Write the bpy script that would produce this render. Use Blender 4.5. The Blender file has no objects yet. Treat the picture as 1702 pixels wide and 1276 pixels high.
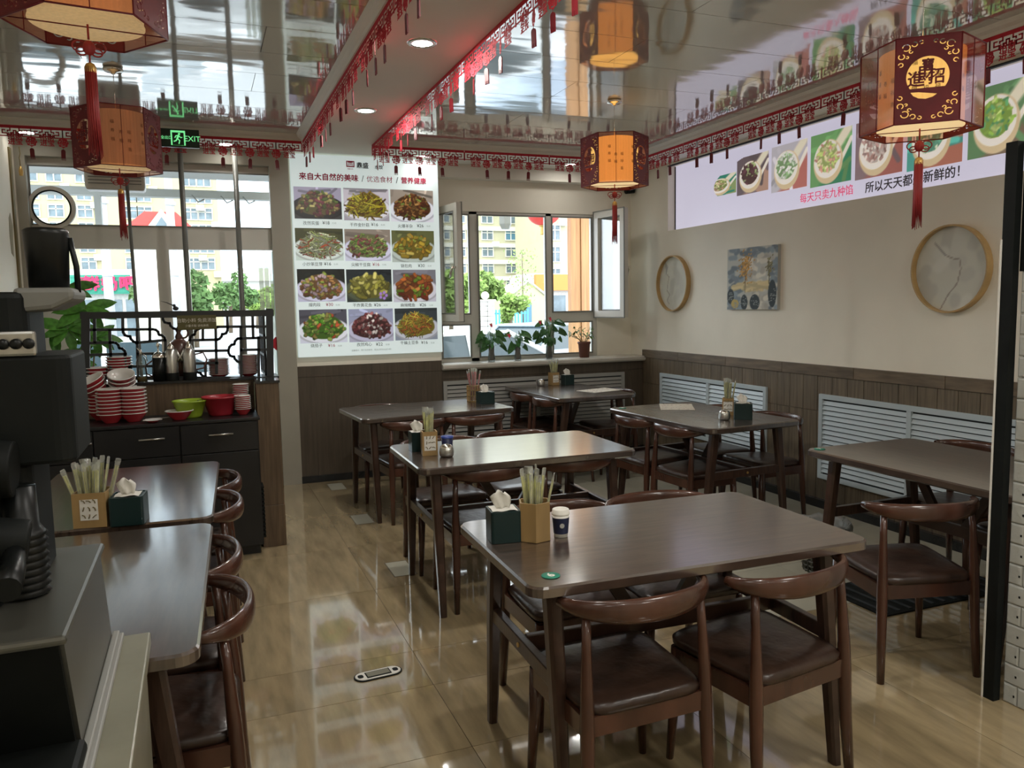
import bpy, bmesh, math, random
import numpy as np
from mathutils import Vector, Matrix
PI = math.pi
C = bpy.context.scene.collection
S = bpy.context.scene
rnd = random.Random(7)
# ------------------------------------------------------------------ camera, light, exposure
H = 1.52
FPX = 1319.27
YAW, PITCH, ROLL = [math.radians(a) for a in (21.32, 5.719, -1.038)]
cy, sy, cp, sp = math.cos(YAW), math.sin(YAW), math.cos(PITCH), math.sin(PITCH)
fwd = Vector((sy*cp, cy*cp, -sp)); r0 = Vector((cy, -sy, 0)); u0 = r0.cross(fwd)
rt = r0*math.cos(ROLL)+u0*math.sin(ROLL); up = -r0*math.sin(ROLL)+u0*math.cos(ROLL)
cam = bpy.data.cameras.new('camera'); camo = bpy.data.objects.new('camera', cam); C.objects.link(camo)
cam.sensor_width = 36; cam.lens = FPX/1702*36; cam.clip_end = 600; cam.clip_start = 0.05
camo.matrix_world = Matrix(((rt.x, up.x, -fwd.x, 0), (rt.y, up.y, -fwd.y, 0), (rt.z, up.z, -fwd.z, H), (0, 0, 0, 1)))
S.camera = camo
S.view_settings.view_transform = 'Standard'; S.view_settings.look = 'None'
S.view_settings.gamma = 1; S.view_settings.use_curve_mapping = False
S.view_settings.exposure = 0.75

def at(px, py, Y=None, X=None, Z=None):
    """photo measurement -> point on the plane y=Y, x=X or z=Z"""
    d = rt*((px-851)/FPX) - up*((py-638)/FPX) + fwd
    t = Y/d.y if Y is not None else X/d.x if X is not None else (Z-H)/d.z
    return Vector((d.x*t, d.y*t, d.z*t+H))

w = bpy.data.worlds.new('sky'); S.world = w; w.use_nodes = True
nt = w.node_tree; nt.nodes.clear()
wo = nt.nodes.new('ShaderNodeOutputWorld'); bg = nt.nodes.new('ShaderNodeBackground')
tc = nt.nodes.new('ShaderNodeTexCoord'); no = nt.nodes.new('ShaderNodeTexNoise'); cr = nt.nodes.new('ShaderNodeValToRGB')
no.inputs['Scale'].default_value = 2.2; no.inputs['Detail'].default_value = 5
cr.color_ramp.elements[0].color = (0.62, 0.78, 0.95, 1); cr.color_ramp.elements[1].color = (0.93, 0.96, 1, 1)
cr.color_ramp.elements[0].position = 0.35; cr.color_ramp.elements[1].position = 0.6
nt.links.new(tc.outputs['Generated'], no.inputs['Vector']); nt.links.new(no.outputs['Fac'], cr.inputs['Fac'])
nt.links.new(cr.outputs['Color'], bg.inputs['Color']); nt.links.new(bg.outputs[0], wo.inputs[0])
bg.inputs['Strength'].default_value = 3.1
def light(name, kind, loc, energy, rot=(0, 0, 0), color=(1, 1, 1), size=.1, sy_=None):
    l = bpy.data.lights.new(name, kind); l.energy = energy; l.color = color
    if kind == 'AREA':
        l.size = size
        if sy_: l.shape = 'RECTANGLE'; l.size_y = sy_
    elif kind == 'SUN': l.angle = size
    else: l.shadow_soft_size = size
    o = bpy.data.objects.new(name, l); o.location = loc; o.rotation_euler = rot; C.objects.link(o)
    return o
light('sun', 'SUN', (0, -20, 30), .9, (math.radians(48), 0, math.radians(-25)), (1, .95, .86), .15)
def lamp(name, x, y, z, e, size=.1, col=(1, .97, .90)):
    return light(name, 'AREA', (x, y, z), e, (0, 0, 0), col, size)
# light of the round downlights, then fill from flat panels added out of view
for x, y, e in ((1.10, 3.96, 9), (1.10, 5.40, 9), (1.10, 2.4, 7), (1.10, .9, 5), (-1.09, 6.75, .06), (.26, 6.79, .6), (1.90, 6.87, .6), (3.32, 6.89, .9), (4.0, 1.2, 5), (1.10, -.8, 5)): lamp('downlight_lamp', x, y, 2.812, e)  # the last two are added out of view to light the near room
for x, y, e in ((-.2, .4, 2), (2.6, .4, 11), (-.2, -1.6, 2), (2.6, -1.6, 8)): lamp('fill_panel_lamp', x, y, 2.845, e, .5)  # added fill for the near part of the room
for nm, loc, sx, sz in (('portal_left', (-.25, 7.2, 1.6), 1.9, 2.2), ('portal_right', (2.95, 7.42, 1.68), 1.7, 1.5)):
    p = light(nm, 'AREA', loc, 1, (-PI/2, 0, 0), size=sx, sy_=sz); p.data.cycles.is_portal = True

# ------------------------------------------------------------------ materials
MT = {}
def mat(name, col, rough=.5, metal=0, var=.0, scale=8, stretch=(1, 1, 1), bump=0, bscale=None, spec=.5, coat=0, trans=0, emit=None, estr=0, detail=4, col2=None, rand=0, alpha=1, ior=1.45):
    m = bpy.data.materials.new(name); m.use_nodes = True; n = m.node_tree; b = n.nodes['Principled BSDF']
    b.inputs['Base Color'].default_value = (*col, 1); b.inputs['Roughness'].default_value = rough
    b.inputs['Metallic'].default_value = metal; b.inputs['Specular IOR Level'].default_value = spec
    b.inputs['Coat Weight'].default_value = coat; b.inputs['Coat IOR'].default_value = 2.3 if name == 'wood_top' else 1.5; b.inputs['Coat Roughness'].default_value = .15 if name == 'wood_top' else .04 if name == 'travertine' else .08
    b.inputs['Transmission Weight'].default_value = trans; b.inputs['IOR'].default_value = ior
    if emit: b.inputs['Emission Color'].default_value = (*emit, 1); b.inputs['Emission Strength'].default_value = estr
    if var or bump or rand:
        t = n.nodes.new('ShaderNodeTexCoord'); mp = n.nodes.new('ShaderNodeMapping'); mp.inputs['Scale'].default_value = stretch
        ns = n.nodes.new('ShaderNodeTexNoise'); ns.inputs['Scale'].default_value = scale; ns.inputs['Detail'].default_value = detail
        n.links.new(t.outputs['Object'], mp.inputs['Vector']); n.links.new(mp.outputs[0], ns.inputs['Vector'])
        if var or rand:
            r = n.nodes.new('ShaderNodeValToRGB'); c2 = col2 or tuple(min(1, c*(1+var)) for c in col)
            r.color_ramp.elements[0].color = (*[c*(1-var) for c in col], 1); r.color_ramp.elements[1].color = (*c2, 1)
            r.color_ramp.elements[0].position = .32; r.color_ramp.elements[1].position = .68
            n.links.new(ns.outputs['Fac'], r.inputs['Fac']); out = r.outputs['Color']
            if rand:
                oi = n.nodes.new('ShaderNodeObjectInfo'); mr = n.nodes.new('ShaderNodeMapRange')
                mr.inputs['To Min'].default_value = 1-rand; mr.inputs['To Max'].default_value = 1+rand
                hv = n.nodes.new('ShaderNodeHueSaturation'); n.links.new(oi.outputs['Random'], mr.inputs['Value'])
                n.links.new(mr.outputs[0], hv.inputs['Value']); n.links.new(out, hv.inputs['Color']); out = hv.outputs['Color']
                ad = n.nodes.new('ShaderNodeVectorMath'); ad.operation = 'ADD'; ml = n.nodes.new('ShaderNodeVectorMath'); ml.operation = 'SCALE'
                cb = n.nodes.new('ShaderNodeCombineXYZ'); n.links.new(oi.outputs['Random'], cb.inputs[0]); n.links.new(oi.outputs['Random'], cb.inputs[1])
                ml.inputs['Scale'].default_value = 30; n.links.new(cb.outputs[0], ml.inputs[0]); n.links.new(t.outputs['Object'], ad.inputs[0])
                n.links.new(ml.outputs[0], ad.inputs[1]); n.links.new(ad.outputs[0], mp.inputs['Vector'])
            n.links.new(out, b.inputs['Base Color'])
        if bump:
            bp = n.nodes.new('ShaderNodeBump'); bp.inputs['Strength'].default_value = bump; bp.inputs['Distance'].default_value = .01
            src = ns
            if bscale:
                src = n.nodes.new('ShaderNodeTexNoise'); src.inputs['Scale'].default_value = bscale; n.links.new(mp.outputs[0], src.inputs['Vector'])
            n.links.new(src.outputs['Fac'], bp.inputs['Height']); n.links.new(bp.outputs[0], b.inputs['Normal'])
    MT[name] = m; return m
def clear_mat(name, tint=(1, 1, 1), gloss=.12, rough=.02, mixc=None, cov=0):
    """thin pane: straight-through light plus a surface reflection"""
    m = bpy.data.materials.new(name); m.use_nodes = True; n = m.node_tree; n.nodes.clear()
    o = n.nodes.new('ShaderNodeOutputMaterial'); t = n.nodes.new('ShaderNodeBsdfTransparent'); t.inputs[0].default_value = (*tint, 1)
    g = n.nodes.new('ShaderNodeBsdfGlossy'); g.inputs['Roughness'].default_value = rough
    mx = n.nodes.new('ShaderNodeMixShader'); f = n.nodes.new('ShaderNodeFresnel'); f.inputs[0].default_value = 1.3
    mul = n.nodes.new('ShaderNodeMath'); mul.operation = 'MULTIPLY'; mul.inputs[1].default_value = gloss*8
    n.links.new(f.outputs[0], mul.inputs[0]); n.links.new(mul.outputs[0], mx.inputs[0]); n.links.new(t.outputs[0], mx.inputs[1]); n.links.new(g.outputs[0], mx.inputs[2])
    out = mx.outputs[0]
    if cov:
        d = n.nodes.new('ShaderNodeBsdfDiffuse'); d.inputs[0].default_value = (*mixc, 1); m2 = n.nodes.new('ShaderNodeMixShader'); m2.inputs[0].default_value = cov
        n.links.new(out, m2.inputs[1]); n.links.new(d.outputs[0], m2.inputs[2]); out = m2.outputs[0]
    n.links.new(out, o.inputs[0]); MT[name] = m; return m
def vcol_mat(name, estr=0, rough=.4):
    m = bpy.data.materials.new(name); m.use_nodes = True; n = m.node_tree; b = n.nodes['Principled BSDF']
    a = n.nodes.new('ShaderNodeVertexColor'); a.layer_name = 'Col'; n.links.new(a.outputs[0], b.inputs['Base Color']); b.inputs['Roughness'].default_value = rough
    if estr: n.links.new(a.outputs[0], b.inputs['Emission Color']); b.inputs['Emission Strength'].default_value = estr
    MT[name] = m; return m
mat('wall_paint', (.86, .81, .69), .7, var=.04, scale=2, bump=.03, bscale=60)
mat('soffit_paint', (.72, .68, .60), .6, var=.02, scale=2)
mat('white_frame', (.62, .60, .54), .35, var=.03, scale=3)
mat('casing', (.36, .34, .28), .45, var=.04, scale=3)  # frame white darkened, backlit shade painted into the colour
mat('grey_frame', (.20, .20, .18), .4)
mat('wood', (.048, .025, .017), .28, var=.35, scale=9, stretch=(1, 10, 1), bump=.04, coat=.15, rand=.12)
mat('wood_top', (.055, .035, .026), .32, var=.3, scale=6, stretch=(1.2, 9, 1), bump=.035, bscale=14, coat=1., rand=.1)
mat('chair_wood', (.066, .026, .016), .26, var=.3, scale=10, stretch=(1, 1, .3), coat=.4, rand=.12)
mat('leather', (.036, .019, .013), .30, var=.3, scale=14, bump=.25, bscale=22, rand=.15)
mat('travertine', (.35, .27, .155), .09, var=.24, scale=5, stretch=(3.2, .55, 1), detail=8, rand=.05, spec=.5, coat=1.)
mat('cream_tile', (.48, .46, .37), .12, var=.06, scale=3, rand=.04, coat=.2)
mat('grout', (.13, .10, .065), .8)
mat('wainscot', (.15, .115, .075), .5, var=.3, scale=7, stretch=(9, 9, .5), detail=6, rand=.1)
mat('wainscot_cap', (.15, .11, .07), .42, var=.28, scale=5, stretch=(1, 1, 8), rand=.1)
mat('wainscot_plain', (.085, .066, .047), .5, var=.15, scale=6, stretch=(8, 8, .5))
mat('black_marble', (.02, .022, .024), .15, var=.4, scale=6, coat=.3)
mat('marble_sill', (.55, .52, .46), .25, var=.1, scale=5, coat=.2)
mat('grille_blue', (.52, .60, .64), .35, var=.03, scale=4)
mat('grille_white', (.36, .36, .34), .4, var=.04, scale=4)
mat('dark_gap', (.03, .035, .04), .7)
mat('red_felt', (.50, .022, .038), .75, var=.1, scale=20)
mat('dark_red', (.16, .012, .018), .5, var=.2, scale=10)
mat('silk_red', (.28, .02, .022), .5, var=.35, scale=60, stretch=(1, 1, .1))
mat('gold_print', (.75, .48, .14), .5, emit=(1, .6, .2), estr=.12)
mat('gold', (.55, .36, .12), .35, metal=.8)
mat('chrome', (.75, .73, .68), .16, metal=1)
mat('steel', (.50, .50, .48), .28, metal=1, var=.1, scale=20, stretch=(1, 1, .1))
mat('black_plastic', (.008, .0095, .009), .55, spec=.18, var=.3, scale=5)
mat('black_gloss', (.006, .007, .007), .35, spec=.35)
mat('dark_green', (.006, .024, .024), .35)
mat('bamboo', (.34, .22, .09), .45, var=.18, scale=12, stretch=(1, 1, .15), rand=.06)
mat('paper', (.78, .76, .70), .8, var=.03)
mat('menu_paper', (.62, .58, .50), .7, var=.35, scale=25)
mat('stick_bamboo', (.52, .50, .16), .5, var=.3, scale=40, rand=.25)
mat('stick_red', (.6, .10, .12), .5, var=.3, scale=40)
clear_mat('sleeve', (.93, .95, .9), .35, .15, (.9, .9, .85), .22)
clear_mat('pane', (.96, .98, .97), .1)
clear_mat('strip_clear', (.85, .88, .84), .3, .15, (.7, .72, .66), .35)
clear_mat('red_film', (.97, .60, .45), .08, .06, (.45, .07, .035), .22)
clear_mat('glass_jar', (.85, .9, .88), .3, .05, (.4, .42, .4), .12)
mat('oil', (.55, .35, .04), .2)
mat('red_melamine', (.36, .028, .035), .25, coat=.3)
mat('white_melamine', (.58, .56, .53), .25, coat=.3)
mat('lime_plastic', (.27, .38, .03), .35)
mat('red_plastic', (.33, .02, .032), .35)
mat('lattice_black', (.022, .024, .026), .4)
mat('cabinet_black', (.012, .012, .013), .35, var=.2, scale=4)
mat('pillar_wood', (.12, .08, .047), .45, var=.3, scale=6, stretch=(8, 8, .5))
mat('foam_white', (.50, .51, .48), .7, var=.04, bump=.3, bscale=40, rand=.03)
mat('leaf', (.07, .22, .03), .4, var=.4, scale=6, rand=.25)
mat('leaf_dark', (.05, .15, .04), .4, var=.4, scale=6, rand=.3)
mat('leaf_pale', (.28, .42, .12), .45, var=.4, scale=6, rand=.3)
mat('stem', (.18, .14, .06), .7)
mat('anthurium', (.75, .04, .10), .25, coat=.3)
mat('terracotta', (.17, .065, .045), .6)
mat('vase_brown', (.10, .045, .035), .3, coat=.4)
mat('wood_ring', (.50, .33, .14), .4, var=.15, scale=8)
mat('ink', (.10, .09, .08), .8); mat('ink_red', (.45, .02, .07), .7); mat('ink_dark', (.05, .045, .05), .7)
mat('ink_lit', (.10, .09, .10), .7); mat('ink_pink', (.75, .05, .16), .6, emit=(.9, .06, .18), estr=.25)
mat('board_white', (.70, .78, .78), .5, emit=(.74, .88, .88), estr=.28)
mat('lightbox_white', (.5, .5, .56), .5, emit=(.84, .80, 1.0), estr=.30)
vcol_mat('dish_print', .27); vcol_mat('lit_print', .32); vcol_mat('flat_print', 0, .7)
mat('lamp_disc', (1, 1, 1), .5, emit=(1, .98, .92), estr=9)
mat('fill_panel_glow', (1, 1, 1), .5, emit=(1, .98, .92), estr=3)  # glow of the added panels behind the camera
mat('exit_green', (.1, .6, .2), .5, emit=(.22, .9, .34), estr=.5); mat('exit_dark', (.012, .03, .02), .3)
mat('shade_lit', (.60, .42, .17), .7, var=.2, scale=25, stretch=(3, 3, .15), emit=(1, .58, .15), estr=.48)
mat('shade_warm', (.60, .42, .20), .7, var=.15, scale=25, stretch=(3, 3, .15), emit=(.9, .60, .28), estr=.20)
mat('shade_dim', (.50, .36, .18), .7, var=.15, scale=25, stretch=(3, 3, .15), emit=(.8, .6, .35), estr=.10)
mat('lamp_bottom', (.9, .7, .4), .7, emit=(1, .72, .36), estr=.42)
mat('peel', (.36, .32, .22), .8)
mat('pole_grey', (.13, .13, .115), .4)
mat('screen_grey', (.42, .42, .40), .5)
mat('shroud_grey', (.17, .17, .155), .5)
mat('wicker', (.10, .10, .085), .6, var=.4, scale=40)
mat('bag', (.25, .26, .25), .3, var=.3, scale=12)
mat('cup_navy', (.015, .02, .06), .4)
mat('beige_stone', (.22, .212, .155), .3, var=.15, scale=7)
mat('steel_side', (.13, .127, .108), .35, metal=.6)
mat('speckle_plastic', (.3, .3, .28), .5)
# outdoors
mat('facade_cream', (.44, .41, .27), .9, var=.04, scale=.3)
mat('facade_yellow', (.44, .39, .23), .9, var=.04, scale=.3)
mat('band_white', (.62, .60, .50), .8)
mat('win_far', (.14, .18, .20), .2, var=.3, scale=1.2); mat('win_blue', (.09, .20, .27), .2)
mat('asphalt', (.36, .37, .38), .8, var=.08, scale=.6)
mat('tree_leaf', (.20, .30, .07), .8, var=.5, scale=2.5, rand=.15); mat('tree_leaf2', (.09, .17, .05), .8, var=.4, scale=2)
mat('trunk', (.16, .12, .08), .9)
mat('stone_grey', (.48, .47, .44), .8, var=.1)
mat('sign_green', (.03, .27, .18), .5); mat('sign_red', (.75, .02, .10), .5); mat('sign_orange', (.6, .22, .05), .5)
mat('roof_red', (.70, .06, .05), .6)
mat('plank', (.36, .19, .08), .6, var=.2, scale=4, stretch=(6, 6, .4), rand=.1)
mat('car_white', (.75, .76, .78), .25, coat=.5); mat('car_silver', (.35, .42, .50), .25, coat=.5); mat('car_glass', (.04, .06, .07), .08); mat('tyre', (.02, .02, .02), .8)
mat('fence_blue', (.10, .40, .60), .5)
mat('concrete_pole', (.42, .42, .43), .8)
mat('eave', (.30, .30, .28), .7)

def ceiling_mat():
    m = bpy.data.materials.new('ceiling_gloss'); m.use_nodes = True; n = m.node_tree; n.nodes.clear()
    o = n.nodes.new('ShaderNodeOutputMaterial'); d = n.nodes.new('ShaderNodeBsdfDiffuse'); g = n.nodes.new('ShaderNodeBsdfGlossy'); mx = n.nodes.new('ShaderNodeMixShader')
    d.inputs[0].default_value = (.44, .42, .39, 1); g.inputs['Roughness'].default_value = .06; g.inputs[0].default_value = (.95, .95, .93, 1)
    lw = n.nodes.new('ShaderNodeLayerWeight'); lw.inputs[0].default_value = .42
    mr = n.nodes.new('ShaderNodeMapRange'); mr.inputs['To Min'].default_value = .12; mr.inputs['To Max'].default_value = .72
    n.links.new(lw.outputs['Facing'], mr.inputs[0]); n.links.new(mr.outputs[0], mx.inputs[0])
    t = n.nodes.new('ShaderNodeTexCoord'); mp = n.nodes.new('ShaderNodeMapping'); mp.inputs['Scale'].default_value = (1.2, 3.5, 1)
    ns = n.nodes.new('ShaderNodeTexNoise'); ns.inputs['Scale'].default_value = 1.6; ns.inputs['Detail'].default_value = 1.5
    bp = n.nodes.new('ShaderNodeBump'); bp.inputs['Strength'].default_value = .10; bp.inputs['Distance'].default_value = .02
    n.links.new(t.outputs['Object'], mp.inputs[0]); n.links.new(mp.outputs[0], ns.inputs['Vector']); n.links.new(ns.outputs['Fac'], bp.inputs['Height'])
    n.links.new(bp.outputs[0], g.inputs['Normal']); n.links.new(d.outputs[0], mx.inputs[1]); n.links.new(g.outputs[0], mx.inputs[2]); n.links.new(mx.outputs[0], o.inputs[0])
    MT['ceiling_gloss'] = m
ceiling_mat()

# ------------------------------------------------------------------ mesh helpers
class MB:
    def __init__(s): s.v = []; s.f = []; s.sm = []
    def add(s, vs, fs, smooth=False):
        k = len(s.v); s.v += [tuple(v) for v in vs]; s.f += [tuple(i+k for i in f) for f in fs]; s.sm += [smooth]*len(fs); return s
    def box(s, x0, x1, y0, y1, z0, z1, M=None):
        vs = [Vector(p) for p in ((x0, y0, z0), (x1, y0, z0), (x1, y1, z0), (x0, y1, z0), (x0, y0, z1), (x1, y0, z1), (x1, y1, z1), (x0, y1, z1))]
        if M: vs = [M @ v for v in vs]
        return s.add(vs, [(0, 3, 2, 1), (4, 5, 6, 7), (0, 1, 5, 4), (1, 2, 6, 5), (2, 3, 7, 6), (3, 0, 4, 7)])
    def loft(s, rings, cap=True, smooth=True, closed=True):
        n = len(rings[0]); vs = [p for r in rings for p in r]; fs = []
        for i in range(len(rings)-1):
            for j in range(n if closed else n-1):
                a = i*n+j; b = i*n+(j+1) % n; fs.append((a, b, b+n, a+n))
        k = len(s.v); s.add(vs, fs, smooth)
        if cap and closed:
            s.f += [tuple(k+j for j in reversed(range(n))), tuple(k+(len(rings)-1)*n+j for j in range(n))]; s.sm += [False, False]
        return s
    def tube(s, pts, rad, n=8, smooth=True, ell=None, cap=True):
        pts = [Vector(p) for p in pts]; rings = []
        if not isinstance(rad, (list, tuple)): rad = [rad]*len(pts)
        prev = None
        for i, p in enumerate(pts):
            t = (pts[min(i+1, len(pts)-1)]-pts[max(i-1, 0)]).normalized()
            a = prev if prev is not None else (Vector((1, 0, 0)) if abs(t.x) < .9 else Vector((0, 1, 0)))
            u = (a - t*a.dot(t)).normalized(); v = t.cross(u); prev = u
            ex, ey = ell or (1, 1)
            rings.append([p+u*math.cos(2*PI*k/n+PI/n)*rad[i]*ex+v*math.sin(2*PI*k/n+PI/n)*rad[i]*ey for k in range(n)])
        return s.loft(rings, cap, smooth)
    def lathe(s, prof, c=(0, 0, 0), n=20, smooth=True, M=None, cap=True):
        rings = [[Vector((c[0]+r*math.cos(2*PI*k/n), c[1]+r*math.sin(2*PI*k/n), c[2]+z)) for k in range(n)] for r, z in prof]
        if M: rings = [[M @ p for p in r] for r in rings]
        s.loft(rings, False, smooth)
        if cap:
            k = len(s.v)-len(rings)*n
            if prof[0][0] < .003: s.f.append(tuple(k+j for j in reversed(range(n)))); s.sm.append(False)
            if prof[-1][0] < .003: s.f.append(tuple(k+(len(rings)-1)*n+j for j in range(n))); s.sm.append(False)
        return s
    def prism(s, poly, a0, a1, axis='z', smooth=False):
        f = {'z': lambda p, a: (p[0], p[1], a), 'y': lambda p, a: (p[0], a, p[1]), 'x': lambda p, a: (a, p[0], p[1])}[axis]
        return s.loft([[Vector(f(p, a0)) for p in poly], [Vector(f(p, a1)) for p in poly]], True, smooth)
    def sphere(s, c, r, n=12, m=8, sc=(1, 1, 1)):
        rings = [[Vector((c[0]+r*sc[0]*math.sin(PI*i/m)*math.cos(2*PI*k/n), c[1]+r*sc[1]*math.sin(PI*i/m)*math.sin(2*PI*k/n), c[2]+r*sc[2]*math.cos(PI*i/m))) for k in range(n)] for i in range(m+1)]
        for i in (0, m):
            rings[i] = [rings[i][0]+Vector((1e-4*math.cos(2*PI*k/n), 1e-4*math.sin(2*PI*k/n), 0)) for k in range(n)]
        return s.loft(rings)
    def mesh(s, name, m):
        me = bpy.data.meshes.new(name); me.from_pydata(s.v, [], s.f); me.polygons.foreach_set('use_smooth', s.sm)
        bm = bmesh.new(); bm.from_mesh(me); bmesh.ops.recalc_face_normals(bm, faces=bm.faces); bm.to_mesh(me); bm.free()
        if m: me.materials.append(MT[m] if isinstance(m, str) else m)
        return me
def link(name, me, parent=None, loc=(0, 0, 0), rot=(0, 0, 0)):
    o = bpy.data.objects.new(name, me); C.objects.link(o); o.parent = parent; o.location = loc; o.rotation_euler = rot; return o
def obj(name, b, m, parent=None, loc=(0, 0, 0), rot=(0, 0, 0), bevel=0):
    o = link(name, b.mesh(name, m), parent, loc, rot)
    if bevel:
        md = o.modifiers.new('bevel', 'BEVEL'); md.width = bevel; md.segments = 2; md.limit_method = 'ANGLE'
    return o
def tag(o, label, cat, group=None, kind=None):
    o['label'] = label; o['category'] = cat
    if group: o['group'] = group
    if kind: o['kind'] = kind
    return o
def thing(name, label, cat, loc=(0, 0, 0), rz=0, group=None):
    o = bpy.data.objects.new(name, None); C.objects.link(o); o.location = loc; o.rotation_euler = (0, 0, rz); o.empty_display_size = .1
    return tag(o, label, cat, group)
def struct(name, b, m, parent=None, bevel=0):
    o = obj(name, b, m, parent, bevel=bevel); o['kind'] = 'structure'; return o
def box(*a): return MB().box(*a)
def copy_tree(o, parent=None):
    c = o.copy(); C.objects.link(c); c.parent = parent
    for ch in list(o.children): copy_tree(ch, c)
    return c
def dup(root, loc, rz=None, label=None, group=None):
    c = copy_tree(root); c.location = loc
    if rz is not None: c.rotation_euler = (0, 0, rz)
    if label: c['label'] = label
    if group: c['group'] = group
    return c
FC = {}
def text_mesh(name, body, size, m, M, ext=.0008, offset=0, align='CENTER', spacing=1, lines=None):
    """M maps local x (reading), y (up), z (out) to the place"""
    c = bpy.data.curves.new('lettering', 'FONT'); c.body = body; c.size = size; c.extrude = ext; c.align_x = align; c.align_y = 'CENTER'
    c.resolution_u = 2; c.space_character = spacing
    if lines: c.space_line = lines
    o = bpy.data.objects.new('lettering', c); C.objects.link(o)
    dg = bpy.context.evaluated_depsgraph_get(); me = bpy.data.meshes.new_from_object(o.evaluated_get(dg))
    bpy.data.objects.remove(o); bpy.data.curves.remove(c)
    if offset > 0:   # heavier strokes: slightly shifted copies of the same letters
        bm = bmesh.new()
        for q, (dx, dy) in enumerate(((-1, 0), (1, 0), (0, -1), (0, 1))):
            k = len(bm.verts); bm.from_mesh(me); bm.verts.ensure_lookup_table()
            for v in bm.verts[k:]: v.co.x += dx*offset; v.co.y += dy*offset; v.co.z += q*ext*.12
        bm.to_mesh(me); bm.free()
    me.name = name; me.transform(M); me.materials.clear(); me.materials.append(MT[m]); return me
def text(name, body, size, m, M, parent=None, **k): return link(name, text_mesh(name, body, size, m, M, **k), parent)
def frameM(o, x, y):
    x = Vector(x).normalized(); y = Vector(y).normalized(); z = x.cross(y)
    return Matrix(((x.x, y.x, z.x, o[0]), (x.y, y.y, z.y, o[1]), (x.z, y.z, z.z, o[2]), (0, 0, 0, 1)))
def MY(x, y, z): return frameM((x, y, z), (1, 0, 0), (0, 0, 1))       # faces -Y (towards camera)
def MX(x, y, z): return frameM((x, y, z), (0, -1, 0), (0, 0, 1))      # faces -X (on right wall)
def circle(r, n=24, cx=0, cy_=0, ph=0, ry=None): return [(cx+r*math.cos(2*PI*k/n+ph), cy_+(ry or r)*math.sin(2*PI*k/n+ph)) for k in range(n)]
def ring_prism(outer, inner, a0, a1, axis='y'):
    """frame between two outlines with equal vertex counts"""
    b = MB(); n = len(outer)
    f = {'z': lambda p, a: (p[0], p[1], a), 'y': lambda p, a: (p[0], a, p[1]), 'x': lambda p, a: (a, p[0], p[1])}[axis]
    vs = [f(p, a) for a in (a0, a1) for p in outer]+[f(p, a) for a in (a0, a1) for p in inner]; fs = []
    for j in range(n):
        k = (j+1) % n
        fs += [(j, k, n+k, n+j), (2*n+j, 3*n+j, 3*n+k, 2*n+k), (j, 2*n+j, 2*n+k, k), (n+j, n+k, 3*n+k, 3*n+j)]
    return b.add(vs, fs)
def rect(x0, x1, z0, z1): return [(x0, z0), (x1, z0), (x1, z1), (x0, z1)]

# ------------------------------------------------------------------ painting of flat prints (dish photographs, pictures)
def canvas(n, m, col): return np.ones((m, n, 3))*np.array(col)
def grid(n, m):
    x, y = np.meshgrid((np.arange(n)+.5)/n, (np.arange(m)+.5)/m); return x, y
def fill(img, mask, col, a=1.):
    k = (mask*a)[..., None]; img[:] = img*(1-k)+np.array(col)*k
def stroke(img, x, y, x0, y0, x1, y1, wd, col, asp=1.):
    dx, dy = (x1-x0)*asp, y1-y0; L = dx*dx+dy*dy+1e-9
    t = np.clip((((x-x0)*asp)*dx+(y-y0)*dy)/L, 0, 1); d = np.hypot((x-x0)*asp-t*dx, (y-y0)-t*dy)
    fill(img, np.clip((wd-d)/(wd*.45), 0, 1), col)
def print_mesh(name, img, M, w_, h_, m):
    mm, n, _ = img.shape; xs = np.linspace(-w_/2, w_/2, n); ys = np.linspace(-h_/2, h_/2, mm)
    X, Y = np.meshgrid(xs, ys); v = np.stack([X.ravel(), Y.ravel(), np.zeros(X.size)], 1)
    i = np.arange((mm-1)*(n-1)); r, c = i//(n-1), i % (n-1); a = r*n+c
    f = np.stack([a, a+1, a+n+1, a+n], 1)
    me = bpy.data.meshes.new(name); me.from_pydata(v.tolist(), [], f.tolist())
    ca = me.color_attributes.new('Col', 'FLOAT_COLOR', 'POINT')
    img = img*.80+img.mean(axis=2, keepdims=True)*.20; lin = np.clip(img, 0, 1)**2.2
    ca.data.foreach_set('color', np.concatenate([lin.reshape(-1, 3), np.ones((n*mm, 1))], 1).ravel().astype(np.float32))
    me.transform(M); me.materials.append(MT[m]); return me
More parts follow.
